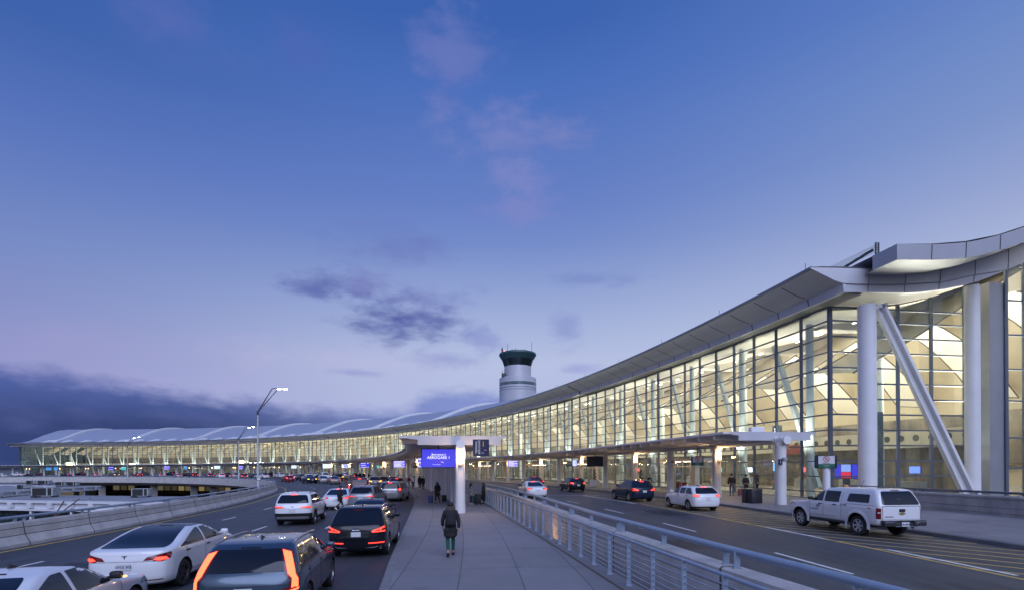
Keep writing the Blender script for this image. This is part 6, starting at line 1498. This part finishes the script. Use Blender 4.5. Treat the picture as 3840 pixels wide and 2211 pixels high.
def side_text(c, s, size, x, z, m_, name, sg=1):
    y = sh.sideY(x, z) + .006; M_ = Matrix.Translation((x, sg*y, z)) @ Matrix.Rotation(PI if sg > 0 else 0, 4, 'Z') @ FRONT
    b = MB(); add_mesh(b, text_mesh(s, size, .003), M_); obj(name, b, m_, c, recalc=False)
INK = mat('door_ink', (.06,.07,.16), .5)
side_text(c, 'S3-1504', .10, -.83, 1.13, INK, 'fleet_number'); side_text(c, '4x4', .10, -2.1, 1.10, mat('sticker_red', (.42,.05,.07), .5), 'drive_sticker'); side_text(c, 'Toronto Pearson', .062, .78, .86, INK, 'door_lettering')
b = MB()
for k, (dx, dz, hgt) in enumerate(((.10,.0,.13),(.05,.03,.15),(-.01,.05,.13),(-.07,.03,.09))):
    xx, zz = .55 + dx, .98 + dz; b.bar((xx + .02, sh.sideY(xx, zz) + .006, zz - hgt/2), (xx - .02, sh.sideY(xx, zz) + .006, zz + hgt/2), .02, .006)
obj('door_logo', b, INK, c)
b = MB(); b.lathe([(.11,0),(.11,.05),(.09,.08),(.02,.09)], (-.15, .25, 1.815), 18); obj('beacon', b, mat('beacon_amber', (.38,.17,.02), .25, coat=.5), c, sm=40)
b = MB(); b.tube([(-.75,.1,1.82),(-.95,.1,2.12)], .008, 5); obj('aerial', b, M_black, c)
b = MB(); b.rbox((-1.75,0,1.835), (.10,.42,.03), .01); obj('vent', b, M_dark, c)
b = MB(); b.tube([(-1.72, sg_*(sh.sideY(-1.72, 1.3)), 1.26) for sg_ in (1,)] + [(-1.66, sh.sideY(-1.66,1.62), 1.62)], .014, 5)
for z in (1.195,): b.tube([(x, sh.sideY(x, z) + .002, z) for x in [-2.45 + 1.6*i/10 for i in range(11)]], .006, 4)
obj('canopy_seam', b, M_seam, c)
for sg in (1,-1):
    b = MB()
    for x in (-1.51, 1.75):
        n = 18; P_ = []
        for i in range(n+1):
            a = PI*(-.06 + 1.12*i/n)
            for rr, yo in ((.385*1.265,.020),(.385*1.265+.05,.026),(.385*1.265+.13,.004)): xx, zz = x + rr*math.cos(a), .393 + rr*math.sin(a); P_.append((xx, sg*(sh.sideY(xx, max(.56, zz)) + yo), zz))
        b.add(P_, [(3*i+j,3*i+j+1,3*i+3+j+1,3*i+3+j) for i in range(n) for j in range(2)])
    obj('wheel_flare', b, WHT, c, sm=50, recalc=False)
b = MB(); 
for sg in (1,-1): b.tube([(-.9, sg*.86, .43), (1.15, sg*.86, .43)], .05, 8)
obj('side_step', b, M_black, c, sm=40)
for s_ in SRC.values():
    def rm(o):
        for ch in list(o.children): rm(ch)
        bpy.data.objects.remove(o)
    rm(s_)
SKY_MID = [(0,(178,186,226)),(.10,(181,190,227)),(.198,(184,194,228)),(.25,(170,184,223)),(.40,(118,142,204)),(.46,(104,130,199)),(.60,(75,112,189)),(.66,(60,100,178)),(1,(50,84,156))]
SKY_RIGHT = [(0,(192,202,230)),(.10,(192,202,230)),(.25,(182,194,226)),(.35,(157,171,213)),(.375,(149,165,211)),(.45,(127,151,205)),(.535,(110,139,201)),(.6,(94,126,196)),(1,(60,94,166))]
SKY_LEFT = [(0,(146,150,206)),(.08,(160,158,212)),(.13,(152,153,206)),(.192,(139,146,200)),(.314,(116,137,197)),(.38,(102,127,193)),(.451,(86,115,188)),(.547,(60,98,172)),(1,(46,80,150))]
CLOUDS = [(1000,800,120,50,(84,98,166),1.0,1.1),(800,700,80,24,(98,110,176),.9,1.1),(765,722,60,16,(96,108,176),.7,1.2),(900,700,60,30,(116,120,186),.6,1.2),(970,610,140,45,(104,112,182),.45,1.2),(1060,745,90,36,(108,116,184),.6,1.2),(1400,815,40,42,(126,140,202),.55,1.2),(1470,688,95,20,(112,132,196),.5,1.),(1120,115,95,60,(112,124,190),.65,1.1),(1105,190,40,70,(104,120,190),.5,1.2),(1260,335,150,48,(122,134,196),.8,1.1),(1280,440,80,36,(134,140,200),.6,1.1),(1300,520,85,40,(134,138,200),.55,1.2),(750,130,80,45,(86,104,182),.4,1.4),(1100,885,80,22,(128,136,202),.6,1.2),(880,920,60,10,(138,140,204),.5,.9),(1190,830,50,36,(122,134,200),.5,.9),(430,50,150,50,(96,112,184),.5,1.4),(200,850,420,40,(164,160,210),.4,1.6),(830,880,250,40,(190,186,224),.5,1.5),(1420,910,50,12,(140,150,212),.5,.9)]
BANK = [(-1,.15),(-.79,.15),(-.66,.139),(-.49,.124),(-.35,.114),(-.25,.112),(-.14,.15),(-.05,.155),(.03,.12),(.1,.06),(.2,-.02),(1,-.05)]
BACKGLOW = (.62,.68,.98)
SUN_E = 1.75
CAMROLL = -1
# ------------------------------------------------------------------ sky, light, camera
w = bpy.data.worlds.new('World'); sc.world = w; w.use_nodes = True; nt = w.node_tree; nt.nodes.clear(); L = nt.links.new
def nd(t, **k):
    n = nt.nodes.new(t)
    for a, b in k.items(): setattr(n, a, b)
    return n
def mth(op, *a, clamp=False):
    n = nd('ShaderNodeMath', operation=op, use_clamp=clamp)
    for i, q in enumerate(a):
        if isinstance(q, (int, float)): n.inputs[i].default_value = q
        else: L(q, n.inputs[i])
    return n.outputs[0]
def mixc(f, a, b):
    n = nd('ShaderNodeMix', data_type='RGBA')
    for s, q in ((n.inputs[0], f), (n.inputs[6], a), (n.inputs[7], b)):
        if isinstance(q, (int, float)): s.default_value = q
        elif isinstance(q, tuple): s.default_value = (*q, 1)
        else: L(q, s)
    return n.outputs[2]
def smst(x, a, b): 
    n = nd('ShaderNodeMapRange', interpolation_type='SMOOTHSTEP'); L(x, n.inputs[0]); n.inputs[1].default_value = a; n.inputs[2].default_value = b; return n.outputs[0]
tc = nd('ShaderNodeTexCoord'); sp = nd('ShaderNodeSeparateXYZ'); L(tc.outputs['Generated'], sp.inputs[0]); X, Y, Z = sp.outputs
az = mth('ARCTAN2', X, Y); el = mth('ARCSINE', mth('MINIMUM', mth('MAXIMUM', Z, -1.0), 1.0))
def ramp(x, stops):
    r = nd('ShaderNodeValToRGB'); L(x, r.inputs[0]); e = r.color_ramp.elements
    while len(e) < len(stops): e.new(.5)
    for q, (p, c) in zip(e, stops): q.position = p; q.color = (*srgb(*c), 1)
    return r.outputs[0]
zc = mth('MAXIMUM', Z, 0.0)
base = ramp(zc, SKY_MID); rgt_ = ramp(zc, SKY_RIGHT); lft = ramp(zc, SKY_LEFT)
col = mixc(smst(az, .0, .95), base, rgt_); col = mixc(smst(az, -.05, -.95), col, lft)
nz = nd('ShaderNodeTexNoise'); nz.inputs['Scale'].default_value = 1; nz.inputs['Detail'].default_value = 7; nz.inputs['Roughness'].default_value = .55
cv = nd('ShaderNodeCombineXYZ'); L(mth('MULTIPLY', az, 9.0), cv.inputs[0]); L(mth('MULTIPLY', el, 20.0), cv.inputs[1]); L(cv.outputs[0], nz.inputs['Vector']); N1 = nz.outputs['Fac']
nz2 = nd('ShaderNodeTexNoise'); nz2.inputs['Scale'].default_value = 1; nz2.inputs['Detail'].default_value = 8; nz2.inputs['Roughness'].default_value = .6
cv2 = nd('ShaderNodeCombineXYZ'); L(mth('MULTIPLY', az, 24.0), cv2.inputs[0]); L(mth('MULTIPLY', el, 55.0), cv2.inputs[1]); L(cv2.outputs[0], nz2.inputs['Vector']); N2 = nz2.outputs['Fac']
def dirof(x, y):
    a, f_, b = ray(x*1.5184, y*1.5184); n = math.sqrt(a*a + f_*f_ + b*b); return math.atan2(a, f_), math.asin(b/n)
for (x, y, rx, ry, colr, amt, soft) in CLOUDS:
    a, e = dirof(x, y); sx = rx*1.5184/F*math.cos(a)**2*1.6; sy = ry*1.5184/F*1.45
    da = mth('DIVIDE', mth('SUBTRACT', az, a), sx); de = mth('DIVIDE', mth('SUBTRACT', el, e), sy)
    d = mth('SQRT', mth('ADD', mth('MULTIPLY', da, da), mth('MULTIPLY', de, de)))
    v = mth('ADD', mth('SUBTRACT', 1.0, d), mth('ADD', mth('MULTIPLY', mth('SUBTRACT', N1, .5), 2.0), mth('MULTIPLY', mth('SUBTRACT', N2, .5), 1.1)))
    col = mixc(mth('MULTIPLY', smst(v, .0, soft), amt), col, srgb(*colr))
# bank of cloud along the horizon
topb = nd('ShaderNodeFloatCurve'); L(mth('MULTIPLY_ADD', az, .5, .5, clamp=True), topb.inputs['Value']); cu = topb.mapping.curves[0]
for i, (a, e) in enumerate(BANK):
    p = (a*.5 + .5, e*4)
    if i < 2: cu.points[i].location = p
    else: cu.points.new(*p)
topb.mapping.update()
te = mth('DIVIDE', topb.outputs[0], 4.0)
edge = mth('ADD', te, mth('ADD', mth('MULTIPLY', mth('SUBTRACT', N1, .5), .055), mth('MULTIPLY', mth('SUBTRACT', N2, .5), .03)))
mb_ = smst(mth('SUBTRACT', edge, el), -.012, .03)
bankc = mixc(smst(el, .06, .135), srgb(30,54,108), srgb(70,92,160)); bankc = mixc(mth('MULTIPLY', smst(N1, .45, .75), .22), bankc, srgb(112,124,190)); bankc = mixc(smst(az, -.6, -.05), bankc, srgb(128,144,206))
col = mixc(mth('MULTIPLY', mb_, .93), col, bankc)
# unseen half of the sky: afterglow behind the camera
back = mth('MULTIPLY', smst(Y, -.05, -.75), mth('SUBTRACT', 1.0, smst(Z, .45, .98)))
col = mixc(back, col, BACKGLOW)
col = mixc(mth('MULTIPLY', smst(Y, -.05, -.5), mth('SUBTRACT', 1.0, smst(Z, .06, .32))), col, srgb(60,66,96))
col = mixc(smst(Z, -.02, -.12), col, srgb(70,76,110))
sky = nd('ShaderNodeTexSky', sky_type='NISHITA', sun_disc=False, sun_elevation=R_(2.0), sun_rotation=R_(190)); 
skm = nd('ShaderNodeVectorMath', operation='SCALE'); L(sky.outputs[0], skm.inputs[0]); skm.inputs['Scale'].default_value = .05
bg = nd('ShaderNodeBackground'); L(mixc(.025, col, skm.outputs[0]), bg.inputs[0]); bg.inputs[1].default_value = 1.0
out = nd('ShaderNodeOutputWorld'); L(bg.outputs[0], out.inputs[0])
sl = bpy.data.lights.new('dusk_sun', 'SUN'); sl.energy = SUN_E; sl.angle = R_(55); sl.color = (.74,.83,1.18); so_ = bpy.data.objects.new('dusk_sun', sl); COL.objects.link(so_)
so_.rotation_euler = (R_(52), 0, R_(12))          # soft afterglow from behind the camera
cam = bpy.data.cameras.new('camera'); co_ = bpy.data.objects.new('camera', cam); COL.objects.link(co_); sc.camera = co_
cam.sensor_width = 36; cam.lens = 36*F/3840; cam.shift_x = 0; cam.shift_y = (1750 - 2211/2)/3840; cam.clip_end = 8000; cam.clip_start = .1
co_.matrix_world = Matrix.Translation((0,0,HC)) @ Matrix.Rotation(PI/2, 4, 'X') @ Matrix.Rotation(ROLL*CAMROLL, 4, 'Z')
sc.view_settings.view_transform = 'Standard'; sc.view_settings.look = 'None'; sc.view_settings.gamma = 1; sc.view_settings.exposure = 0; sc.view_settings.use_curve_mapping = False
sc.cycles.use_denoising = True; sc.cycles.denoiser = 'OPENIMAGEDENOISE'; sc.cycles.max_bounces = 8; sc.cycles.transparent_max_bounces = 16; sc.cycles.diffuse_bounces = 4; sc.cycles.caustics_reflective = False; sc.cycles.caustics_refractive = False
sc.cycles.sample_clamp_indirect = 6
